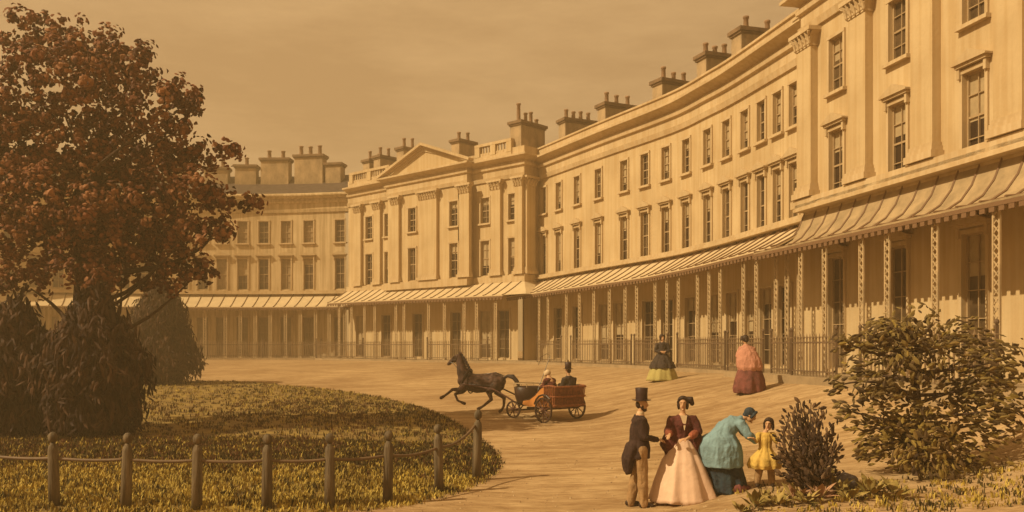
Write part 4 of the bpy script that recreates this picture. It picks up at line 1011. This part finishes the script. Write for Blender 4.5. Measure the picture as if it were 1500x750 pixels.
# --- two women strolling by the railings
r = human(970, 557, 33.3, 'woman in dark shawl and pale green hem by the railings')
W, Mx = body(r, [([(0,0,.9),(0,0,1.1),(0,0,1.28),(0,0,1.4)], [.12,.105,.125,.08]), ([(0,0,1.4),(0,0,1.48),(0,-.01,1.55)], [.048,.044,.045]), ([(-.1,0,1.36),(-.18,-.02,1.36),(-.25,-.05,1.12),(-.08,-.2,1.08)], [.05,.05,.04,.026]), ([(.1,0,1.36),(.18,-.02,1.36),(.25,-.05,1.12),(.08,-.2,1.08)], [.05,.05,.04,.026]), ([(-.08,0,.9),(-.08,0,.08)], [.09,.05]), ([(.08,0,.9),(.08,0,.08)], [.09,.05])], ((0,-.02,1.60), (.25,-1,0)), [((-.08,-.2,1.08), (1,-.2,0), (0,-1,.3), 1, .92, .6), ((.08,-.2,1.06), (-1,-.2,0), (0,-1,.3), -1, .92, .6)], voxel=.011)
skirt(r, 'skirt', 'palegreen', [(.02,0,.005,.59,.52),(.02,0,.3,.50,.46),(0,0,.6,.36,.34),(0,0,.95,.15,.14)], 9, .05, 2, 80)
cloth(r, 'shawl', 'slatecloth', [([(-.1,0,1.36),(-.18,-.02,1.35),(-.25,-.05,1.12),(-.1,-.17,1.06)], [.08,.08,.075,.06]), ([(.1,0,1.36),(.18,-.02,1.35),(.25,-.05,1.12),(.1,-.17,1.06)], [.08,.08,.075,.06])],
  [([(.01,0,.46,.49,.45),(0,0,.62,.44,.41),(0,0,.85,.30,.28),(0,0,1.0,.18,.17),(0,0,1.25,.175,.15),(0,0,1.39,.13,.11),(0,0,1.46,.06,.06)], 30, 9, .05, 5)], voxel=.016)
cloth(r, 'bonnet', 'hair', ells=[(W(0,-.05,.04), (.1,.1,.11), Mx, 16), (W(.075,0,-.01), (.03,.05,.09), Mx, 10), (W(-.075,0,-.01), (.03,.05,.09), Mx, 10)], tubes=[([W(-.09,.03,.02), W(-.05,.07,.1), W(.05,.07,.1), W(.09,.03,.02)], [.024,.028,.028,.024])], voxel=.011, smooth=3)

r = human(1097, 577, 27.0, 'woman in rounded pink shawl and plum skirt seen from behind')
W, Mx = body(r, [([(-.02,0,.9),(-.04,0,1.1),(-.08,0,1.3),(-.09,0,1.42)], [.12,.105,.125,.08]), ([(-.09,0,1.42),(-.1,0,1.5),(-.11,0,1.57)], [.048,.044,.045]), ([(-.1,0,1.36),(-.24,0,1.36),(-.3,.1,1.12),(-.15,.22,1.1)], [.05,.05,.04,.026]), ([(.02,0,1.36),(.12,0,1.36),(.18,.1,1.12),(.02,.22,1.1)], [.05,.05,.04,.026]), ([(-.08,0,.9),(-.08,0,.08)], [.09,.05]), ([(.08,0,.9),(.08,0,.08)], [.09,.05])], ((-.12,.02,1.63), (-.35,1,-.05)), [((-.15,.22,1.1), (1,.2,0), (0,1,.3), -1, .92, .6), ((.02,.22,1.08), (-1,.2,0), (0,1,.3), 1, .92, .6)], voxel=.011)
skirt(r, 'skirt', 'plum', [(.0,0,.0,.44,.42),(.0,0,.15,.47,.44),(.02,0,.4,.44,.42),(.02,0,.68,.36,.34),(0,0,.95,.2,.2)], 8, .085, 12, 80)
cloth(r, 'shawl', 'pink', [([(-.1,0,1.37),(-.24,0,1.35),(-.31,.08,1.12),(-.2,.18,1.05)], [.08,.085,.085,.07]), ([(.02,0,1.37),(.12,0,1.35),(.19,.08,1.12),(.1,.18,1.05)], [.08,.085,.085,.07])],
  [([(.03,-.02,.66,.33,.31),(.02,-.02,.78,.385,.35),(-.01,-.02,1.0,.37,.31),(-.05,-.01,1.25,.29,.22),(-.08,0,1.41,.16,.12),(-.09,0,1.49,.07,.07)], 30, 8, .03, 8)], voxel=.016)
cloth(r, 'bonnet', 'hair', ells=[(W(0,-.03,.03), (.105,.115,.115), Mx, 16), (W(0,-.1,-.03), (.07,.055,.07), Mx, 12)], tubes=[([W(-.095,.05,-.02), W(-.06,.075,.09), W(.06,.075,.09), W(.095,.05,-.02)], [.024,.028,.028,.024])], voxel=.011, smooth=3)
# ------------------------------------------------------------------ pony carriage, horse, driver and passenger
hd_ = Vector((-.62,.78)).normalized(); rt_ = Vector((hd_.y, -hd_.x)); RC = Vector((1.52, 27.95))
cz_ = GZ(RC.x, RC.y); crz = math.atan2(hd_.y, hd_.x)
ca = thing('carriage', 'four-wheeled pony carriage with red wicker back and orange side', 'carriage', (RC.x, RC.y, cz_), crz)
def c2w(x, y, z=0): p = RC + hd_*x - rt_*y; return Vector((p.x, p.y, cz_ + z))
def wheel(x, y, r, ns=10, steer=0):
    c = GZ(*c2w(x, y).to_2d()) - cz_
    k = MB(); n = 28
    Q = [(r-.045,-.026),(r,-.026),(r,.026),(r-.045,.026)]; vs = []
    for i in range(n):
        a = 2*math.pi*i/n
        for rr, yy in Q: vs.append((rr*math.cos(a), yy, rr*math.sin(a)))
    k.add(vs, [(i*4+j, i*4+(j+1)%4, ((i+1)%n)*4+(j+1)%4, ((i+1)%n)*4+j) for i in range(n) for j in range(4)])
    o = k.build('wheel', M['rim'], ca); o.location = (x, y, r + c); o.rotation_euler = (0, rg.uniform(0,1), steer)
    s = MB()
    for i in range(ns): a = 2*math.pi*i/ns; s.tube([(.05*math.cos(a),0,.05*math.sin(a)), ((r-.04)*math.cos(a),0,(r-.04)*math.sin(a))], [.020,.015], 6, False)
    s.build('spokes', M['wheelwood'], o)
    h = MB(); h.lathe([(.03,-.09),(.06,-.06),(.065,0),(.06,.06),(.03,.09)], 12, (0,0,0), 0, Matrix.Rotation(R(90), 3, 'X')); h.build('hub', M['wheelwood'], o, True)
for y in (-.70, .70): wheel(0, y, .40, 10)
for y in (-.60, .60): wheel(1.62, y, .28, 8, .25)
ax = MB()
ax.bar((0,-.68,.40), (0,.68,.40), .05); ax.bar((1.62,-.58,.28), (1.62,.58,.28), .05); ax.bar((0,0,.40), (1.62,0,.33), .07)
for y in (-.5,.5):
    ax.tube([(-.38,y,.46),(-.15,y,.42),(.15,y,.42),(.4,y,.5)], .022, 6); ax.tube([(1.3,y*.8,.5),(1.5,y*.8,.32),(1.74,y*.8,.32),(1.9,y*.8,.46)], .022, 6)
ax.build('undercarriage', M['wheelwood'], ca)
def shell(prof, y0, y1, t=.03):                               # side panel polygon with thickness
    return prof
# curved orange tub sides dipping from the back rail to the footwell
side = [(-.36,.50),(.35,.46),(.85,.44),(1.15,.50),(1.12,.60),(.78,.66),(.52,.80),(.30,.98),(.12,1.08),(-.36,1.10)]
b = MB()
for s in (-1, 1): b.prism(side if s > 0 else side, s*.58-.018, s*.58+.018)
b.span(-.34, 1.1, -.56, .56, .46, .50); b.build('tub', M['orange'], ca)
b = MB()
for s in (-1, 1): b.tube([(x, s*.58, z+.015) for x, z in side[4:]][::-1], .024, 8)
b.build('tub_rail', M['dark_boot'], ca, True)
# wicker back: upright withies with weaving bands
b = MB(); n = 22
for i in range(n+1):
    y = -.60 + 1.2*i/n; b.tube([(-.40,y*.97,.47), (-.43,y*1.02,.80), (-.47,y*1.06,1.12)], .017, 6, False)
b.span(-.40, -.38, -.58, .58, .49, 1.1, 1)
for z, o in ((.52,0),(.80,-.03),(1.10,-.065)): b.tube([(-.425+o,-.63,z), (-.435+o,0,z), (-.425+o,.63,z)], .033, 8)
for s in (-1, 1):
    for i in range(5): x = -.36 + .1*i; b.tube([(x, s*.612, .5), (x, s*.63, .82), (x-.02, s*.645, 1.11)], .022, 6, False)
    b.tube([(-.43,s*.63,1.12), (-.2,s*.64,1.13), (.08,s*.63,1.10)], .03, 8); b.tube([(-.43,s*.62,.80), (.08,s*.62,.80)], .024, 8)
b.build('wicker_back', [M['wicker'], M['wheelwood']], ca)
b = MB(); b.span(-.34, .12, -.55, .55, .68, .78); b.build('seat', M['maroon'], ca)
b = MB(); b.span(.10, .14, -.54, .54, .5, .7); b.build('seat_panel', M['orange'], ca)
# rounded leather front boot with its pale rail
b = MB(); b.loft([(1.42,0,.42,.22,.36),(1.45,0,.5,.36,.50),(1.47,0,.75,.43,.56),(1.48,0,1.02,.45,.58),(1.48,0,1.05,.41,.54),(1.47,0,.9,.36,.48)], 30)
b.build('front_boot', M['dark_boot'], ca, True)
b = MB(); P = [(1.48+.47*math.cos(a), .60*math.sin(a), 1.15) for a in [2*math.pi*i/24 for i in range(25)]]
b.tube(P, .018, 6, False)
for i in range(0, 24, 3): b.bar((P[i][0], P[i][1], 1.03), P[i], .018)
b.build('boot_rail', M['trellis'], ca)
for s in (-1, 1):
    b = MB(); b.tube([(.36*math.cos(a)*1.25, s*.70, .40+.36*math.sin(a)*1.25) for a in (.35,.7,1.1,1.5,1.9,2.3)], .03, 6); b.build('mudguard', M['dark_boot'], ca)

# the pony: own frame, u forward
hh = Vector((-.94,.34)).normalized(); hc = Vector((-1.12, 30.0)); hz = GZ(hc.x, hc.y); hrz = math.atan2(hh.y, hh.x)
ho = thing('horse', 'dark mottled horse galloping left with raised head, drawing the carriage', 'horse', (hc.x, hc.y, hz), hrz)
HS = .98
def S3(l): return [(x*HS, y*HS, z*HS) for x, y, z in l]
hb_ = MB()
def T(pts, rad): hb_.tube(S3(pts), [q*HS for q in rad], 14)
T([(-.78,0,1.10),(-.62,0,1.12),(-.3,0,1.03),(.05,0,1.01),(.38,0,1.06),(.58,0,1.10)], [.21,.30,.32,.335,.31,.21])
T([(-.68,-.1,1.08),(-.72,-.13,.92)], [.2,.16]); T([(-.68,.1,1.08),(-.72,.13,.92)], [.2,.16])
T([(.2,0,1.26),(.4,0,1.27)], [.10,.12])
T([(.48,0,1.15),(.62,0,1.42),(.68,0,1.68),(.74,0,1.90)], [.26,.20,.15,.125])
T([(.76,0,1.93),(.90,0,1.87),(1.04,0,1.77),(1.12,0,1.70)], [.105,.10,.072,.062]); T([(.80,0,1.84),(.92,0,1.80)], [.085,.07]); T([(1.10,0,1.695),(1.15,0,1.675)], [.058,.05])
for s in (-1, 1): T([(.70,s*.055,1.99),(.69,s*.068,2.07),(.70,s*.07,2.13)], [.036,.030,.008])
def leg(pts, rad): T(pts, rad)
leg([(.46,.15,.98),(.66,.15,.78),(.92,.14,.80),(1.16,.14,.62),(1.25,.14,.56)], [.15,.10,.058,.045,.04]); T([(1.25,.14,.56),(1.36,.14,.50)], [.05,.062])       # stretched fore leg
leg([(.46,-.15,.98),(.70,-.15,.72),(.96,-.15,.62),(.86,-.15,.40),(.70,-.15,.335)], [.15,.10,.058,.045,.04]); T([(.70,-.15,.335),(.60,-.15,.30)], [.05,.06])  # folded fore leg
leg([(-.66,.15,.95),(-.42,.15,.72),(-.52,.15,.48),(-.24,.15,.26),(-.14,.15,.20)], [.19,.12,.068,.046,.042]); T([(-.14,.15,.20),(-.04,.15,.15)], [.05,.06])  # near hind under the belly
leg([(-.70,-.15,.95),(-.62,-.15,.70),(-.88,-.15,.52),(-.86,-.15,.24),(-.80,-.15,.14)], [.19,.12,.068,.046,.042]); T([(-.80,-.15,.12),(-.72,-.15,.06)], [.05,.06])
eyes = [(Vector((.90*HS, s*.085*HS, 1.90*HS)), .03, 1) for s in (-1,1)]
fuse(hb_, 'body', [M['horse'], M['eye']], ho, .016, 5, eyes)
b = MB()
for i in range(9):
    k = i/8; x = lerp(.72,.34,k); z = lerp(2.02,1.36,k); x -= .03*math.sin(k*3); b.tube(S3([(x-.02,0,z),(x-.11,.0,z-.02),(x-.14,.05,z-.12)]), [.04,.035,.012], 6)
b.tube(S3([(.74,0,2.02),(.66,0,1.86),(.58,0,1.66),(.44,0,1.44),(.3,0,1.33)]), [.03,.035,.035,.035,.02], 8)
fuse(b, 'mane', [M['mane']], ho, .016, 2)
b = MB()
for i in range(7):
    o = rg.uniform(-.05,.05); p = rg.uniform(-.05,.05)
    b.tube(S3([(-.94,0,1.22),(-1.06,o*.4,1.29),(-1.26,o*.8,1.26+p),(-1.42,o,1.08+p),(-1.50,o*1.2,.84+p)]), [.05,.05,.045,.04,.012], 8)
fuse(b, 'tail', [M['mane']], ho, .016, 2)
b = MB()
def ring(u, z, rz_, ry_, w, tilt=0):
    pts = [Vector((u + tilt*math.sin(a)*rz_, ry_*math.cos(a), z + rz_*math.sin(a)))*HS for a in [2*math.pi*i/24 for i in range(25)]]
    b.tube(pts, w, 6, False)
ring(.30,1.02,.345,.34,.022); ring(.46,1.16,.33,.27,.045,-.45)
for s in (-1, 1):
    b.tube(S3([(.45,s*.27,1.02),(0,s*.345,.98),(-.6,s*.30,.96)]), .016, 6); b.tube(S3([(.98,s*.09,1.80),(.80,s*.12,1.84),(.74,s*.12,2.0)]), .012, 6)
    b.tube(S3([(.86,s*.11,1.96),(.98,s*.085,1.86)]), .012, 6); b.tube(S3([(1.03,s*.085,1.75),(.9,s*.13,1.70),(.46,s*.28,1.30),(-.3,s*.2,1.36),(-.9,s*.15,1.30)]), .010, 6)
b.tube(S3([(.3,0,1.33),(-.2,0,1.335),(-.62,0,1.40),(-.9,0,1.3)]), .016, 6); b.tube(S3([(1.02,-.085,1.72),(1.04,0,1.84),(1.02,.085,1.72)]), .012, 6)
b.build('harness', M['leather'], ho)
# shafts run from the fore-carriage to the pony's shoulders
im = Matrix.Rotation(-crz, 3, 'Z'); b = MB()
for s in (-1, 1):
    q = Matrix.Rotation(hrz, 3, 'Z') @ Vector((.42*HS, s*.33*HS, 1.0*HS)) + Vector((hc.x, hc.y, hz)); e = im @ (q - Vector((RC.x, RC.y, cz_)))
    q2 = Matrix.Rotation(hrz, 3, 'Z') @ Vector((-.7*HS, s*.40*HS, .84*HS)) + Vector((hc.x, hc.y, hz)); e2 = im @ (q2 - Vector((RC.x, RC.y, cz_)))
    b.tube([(1.66, s*.3, .42), Vector((1.66, s*.3, .42)).lerp(e2, .5) + Vector((0,0,.02)), e2, e], [.03,.028,.026,.022], 8)
b.build('shafts', M['wheelwood'], ca)

# driver and passenger: seated, in the carriage's own frame
def sitter(label, x, y, yaw):
    p = c2w(x, y); return thing('person', label, 'person', (p.x, p.y, cz_ + .78), crz + yaw)
def seated_body(r, hdpos, hdf, lean, hands, arms):
    l = lean
    return body(r, [([(0,0,.08),(l*.3,0,.25),(l*.7,0,.45),(l,0,.58)], [.13,.115,.135,.09]), ([(l,0,.58),(l*1.1+.01,0,.66),(l*1.15+.02,0,.73)], [.055,.05,.05])] + arms +
       [([(0,s*.1,.07),(.36,s*.12,.06),(.42,s*.12,-.24)], [.095,.07,.045]) for s in (-1,1)], (hdpos, hdf), hands, .012)
r = sitter('carriage driver in black top hat and dark coat on the wicker seat', -.08, -.30, 0)
W, Mx = seated_body(r, (.05,0,.80), (1,.1,-.05), .02, [((.34,-.12,.36), (1,.2,.1), (0,0,1), -1, 1, .9), ((.34,.12,.36), (1,-.2,.1), (0,0,1), 1, 1, .9)],
   [([(0,s*.1,.52),(0,s*.19,.54),(.06,s*.25,.30),(.34,s*.12,.36)], [.06,.055,.043,.028]) for s in (-1,1)])
cloth(r, 'coat', 'slatecloth', [([(0,s*.1,.53),(-.01,s*.2,.53),(.05,s*.25,.29),(.31,s*.13,.35)], [.10,.10,.08,.055]) for s in (-1,1)], [([(0,0,.0,.2,.21),(0,0,.2,.17,.2),(.01,0,.4,.18,.22),(.01,0,.55,.13,.2),(.02,0,.65,.07,.08)], 22)], voxel=.016)
cloth(r, 'trousers', 'coat', [([(0,s*.1,.07),(.36,s*.12,.06),(.42,s*.12,-.24)], [.115,.09,.07]) for s in (-1,1)], voxel=.016)
b = MB(); b.lathe([(.105,0),(.1,.1),(.108,.21),(.1,.215)], 18, W(0,-.01,.06)); b.lathe([(.10,-.006),(.16,.004),(.165,.012),(.10,.016)], 20, W(0,-.01,.06)); b.build('top_hat', M['hat'], r, True)
cloth(r, 'hair', 'hair', ells=[(W(0,-.05,.0), (.078,.06,.08), Mx, 12)], voxel=.012, smooth=2)
r = sitter('carriage passenger in maroon wrap and pale bonnet leaning forward', .06, .26, .12)
W, Mx = seated_body(r, (.24,0,.70), (1,.25,-.2), .17, [((.42,-.06,.30), (1,.3,0), (0,0,1), -1, .9, .8), ((.42,.08,.32), (1,-.1,.1), (0,0,1), 1, .9, .9)],
   [([(.12,s*.09,.5),(.13,s*.17,.5),(.20,s*.22,.27),(.42,s*.08,.31)], [.052,.05,.04,.026]) for s in (-1,1)])
cloth(r, 'wrap', 'maroon', [([(.12,s*.09,.51),(.13,s*.18,.5),(.2,s*.22,.28),(.38,s*.1,.31)], [.085,.09,.08,.06]) for s in (-1,1)] + [([(0,0,.12),(.35,0,.10),(.6,0,-.02),(.74,0,-.16)], [.19,.17,.14,.10])], [([(0,0,.0,.2,.21),(.03,0,.2,.17,.2),(.1,0,.4,.17,.2),(.15,0,.53,.12,.17),(.18,0,.6,.06,.07)], 22)], voxel=.016)
cloth(r, 'bonnet', 'cream', ells=[(W(0,-.03,.035), (.10,.10,.105), Mx, 14)], tubes=[([W(-.095,.03,-.03), W(-.065,.06,.08), W(.065,.06,.08), W(.095,.03,-.03)], [.022,.026,.026,.022])], voxel=.012, smooth=3)
b = MB(); h_ = Matrix.Rotation(r.rotation_euler.z, 3, 'Z') @ Vector((.50,.07,.33)) + r.location
tp = h_ + Vector((.35,.25,.95)); b.tube([h_ - Vector((.05,.04,.14)), h_, h_.lerp(tp, .6) , tp], [.014,.012,.010,.007], 6); b.tube([tp, tp + Vector((-.12,.0,.06)), tp + Vector((-.3,0,-.05)), tp + Vector((-.38,0,-.3))], .007, 5)
tag(b.build('whip', M['leather'], None), 'slim driving whip held up above the carriage', 'whip')
# ------------------------------------------------------------------ light, sky, air, camera
SUN_EL, SX, SY = R(42), -.92, -.38
sx, sy = SX*math.cos(SUN_EL)/math.hypot(SX, SY), SY*math.cos(SUN_EL)/math.hypot(SX, SY)
sd = Vector((sx, sy, math.sin(SUN_EL)))
sl = bpy.data.lights.new('sun', 'SUN'); sl.energy = 4.5; sl.angle = R(.6); sl.color = (1, .79, .46)
so = bpy.data.objects.new('sun', sl); COL.objects.link(so); so.rotation_euler = sd.to_track_quat('Z', 'Y').to_euler(); so.location = sd*60
w = bpy.data.worlds.new('World'); scene.world = w; w.use_nodes = True; nt = w.node_tree; L = nt.links.new
bg = nt.nodes['Background']; bg.inputs['Strength'].default_value = .1
sk = nt.nodes.new('ShaderNodeTexSky'); sk.sky_type = 'NISHITA'; sk.sun_disc = False; sk.sun_elevation = SUN_EL; sk.sun_rotation = math.atan2(SX, SY); sk.dust_density = 6; sk.air_density = 1.5
tc = nt.nodes.new('ShaderNodeTexCoord'); mp = nt.nodes.new('ShaderNodeMapping'); mp.inputs['Scale'].default_value = (1.6, 1.6, 7); mp.inputs['Rotation'].default_value = (.12, .05, 0)
L(tc.outputs['Generated'], mp.inputs[0])
no = nt.nodes.new('ShaderNodeTexNoise'); no.inputs['Scale'].default_value = 2.2; no.inputs['Detail'].default_value = 9; no.inputs['Roughness'].default_value = .68; L(mp.outputs[0], no.inputs['Vector'])
cr = nt.nodes.new('ShaderNodeValToRGB'); e = cr.color_ramp.elements; e[0].position = .36; e[1].position = .66
e[0].color = (*SKY0, 1); e[1].color = (*SKY1, 1); L(no.outputs['Fac'], cr.inputs[0])
sc_ = nt.nodes.new('ShaderNodeVectorMath'); sc_.operation = 'SCALE'; sc_.inputs['Scale'].default_value = 10; L(cr.outputs[0], sc_.inputs[0])
mx = nt.nodes.new('ShaderNodeMix'); mx.data_type = 'RGBA'; mx.inputs[0].default_value = .93; L(sk.outputs[0], mx.inputs[6]); L(sc_.outputs[0], mx.inputs[7]); L(mx.outputs[2], bg.inputs['Color'])

if HAZE:
    hb = MB(); hb.span(-165, 165, -65, 185, -1.6, 19.5)
    hm = bpy.data.materials.new('warm_haze'); hm.use_nodes = True; hn = hm.node_tree; hn.nodes.remove(hn.nodes['Principled BSDF'])
    pv = hn.nodes.new('ShaderNodeVolumePrincipled'); pv.inputs['Color'].default_value = (.95, .72, .40, 1); pv.inputs['Density'].default_value = HAZE; pv.inputs['Anisotropy'].default_value = .2
    hn.links.new(pv.outputs[0], hn.nodes['Material Output'].inputs['Volume'])
    tag(hb.build('haze', hm), kind='stuff')

cam = bpy.data.cameras.new('camera'); co = bpy.data.objects.new('camera', cam); COL.objects.link(co); scene.camera = co
co.location = (0, 0, EYE); co.rotation_euler = (R(90), 0, 0); cam.sensor_width = 36; cam.lens = F/1500*36; cam.shift_y = (HY-375)/1500; cam.clip_end = 2000; cam.clip_start = .1
scene.view_settings.view_transform = 'Standard'; scene.view_settings.look = 'None'; scene.view_settings.gamma = 1; scene.view_settings.exposure = EXPO
scene.render.engine = 'CYCLES'; scene.cycles.max_bounces = 6; scene.cycles.volume_bounces = 0; scene.cycles.use_denoising = True
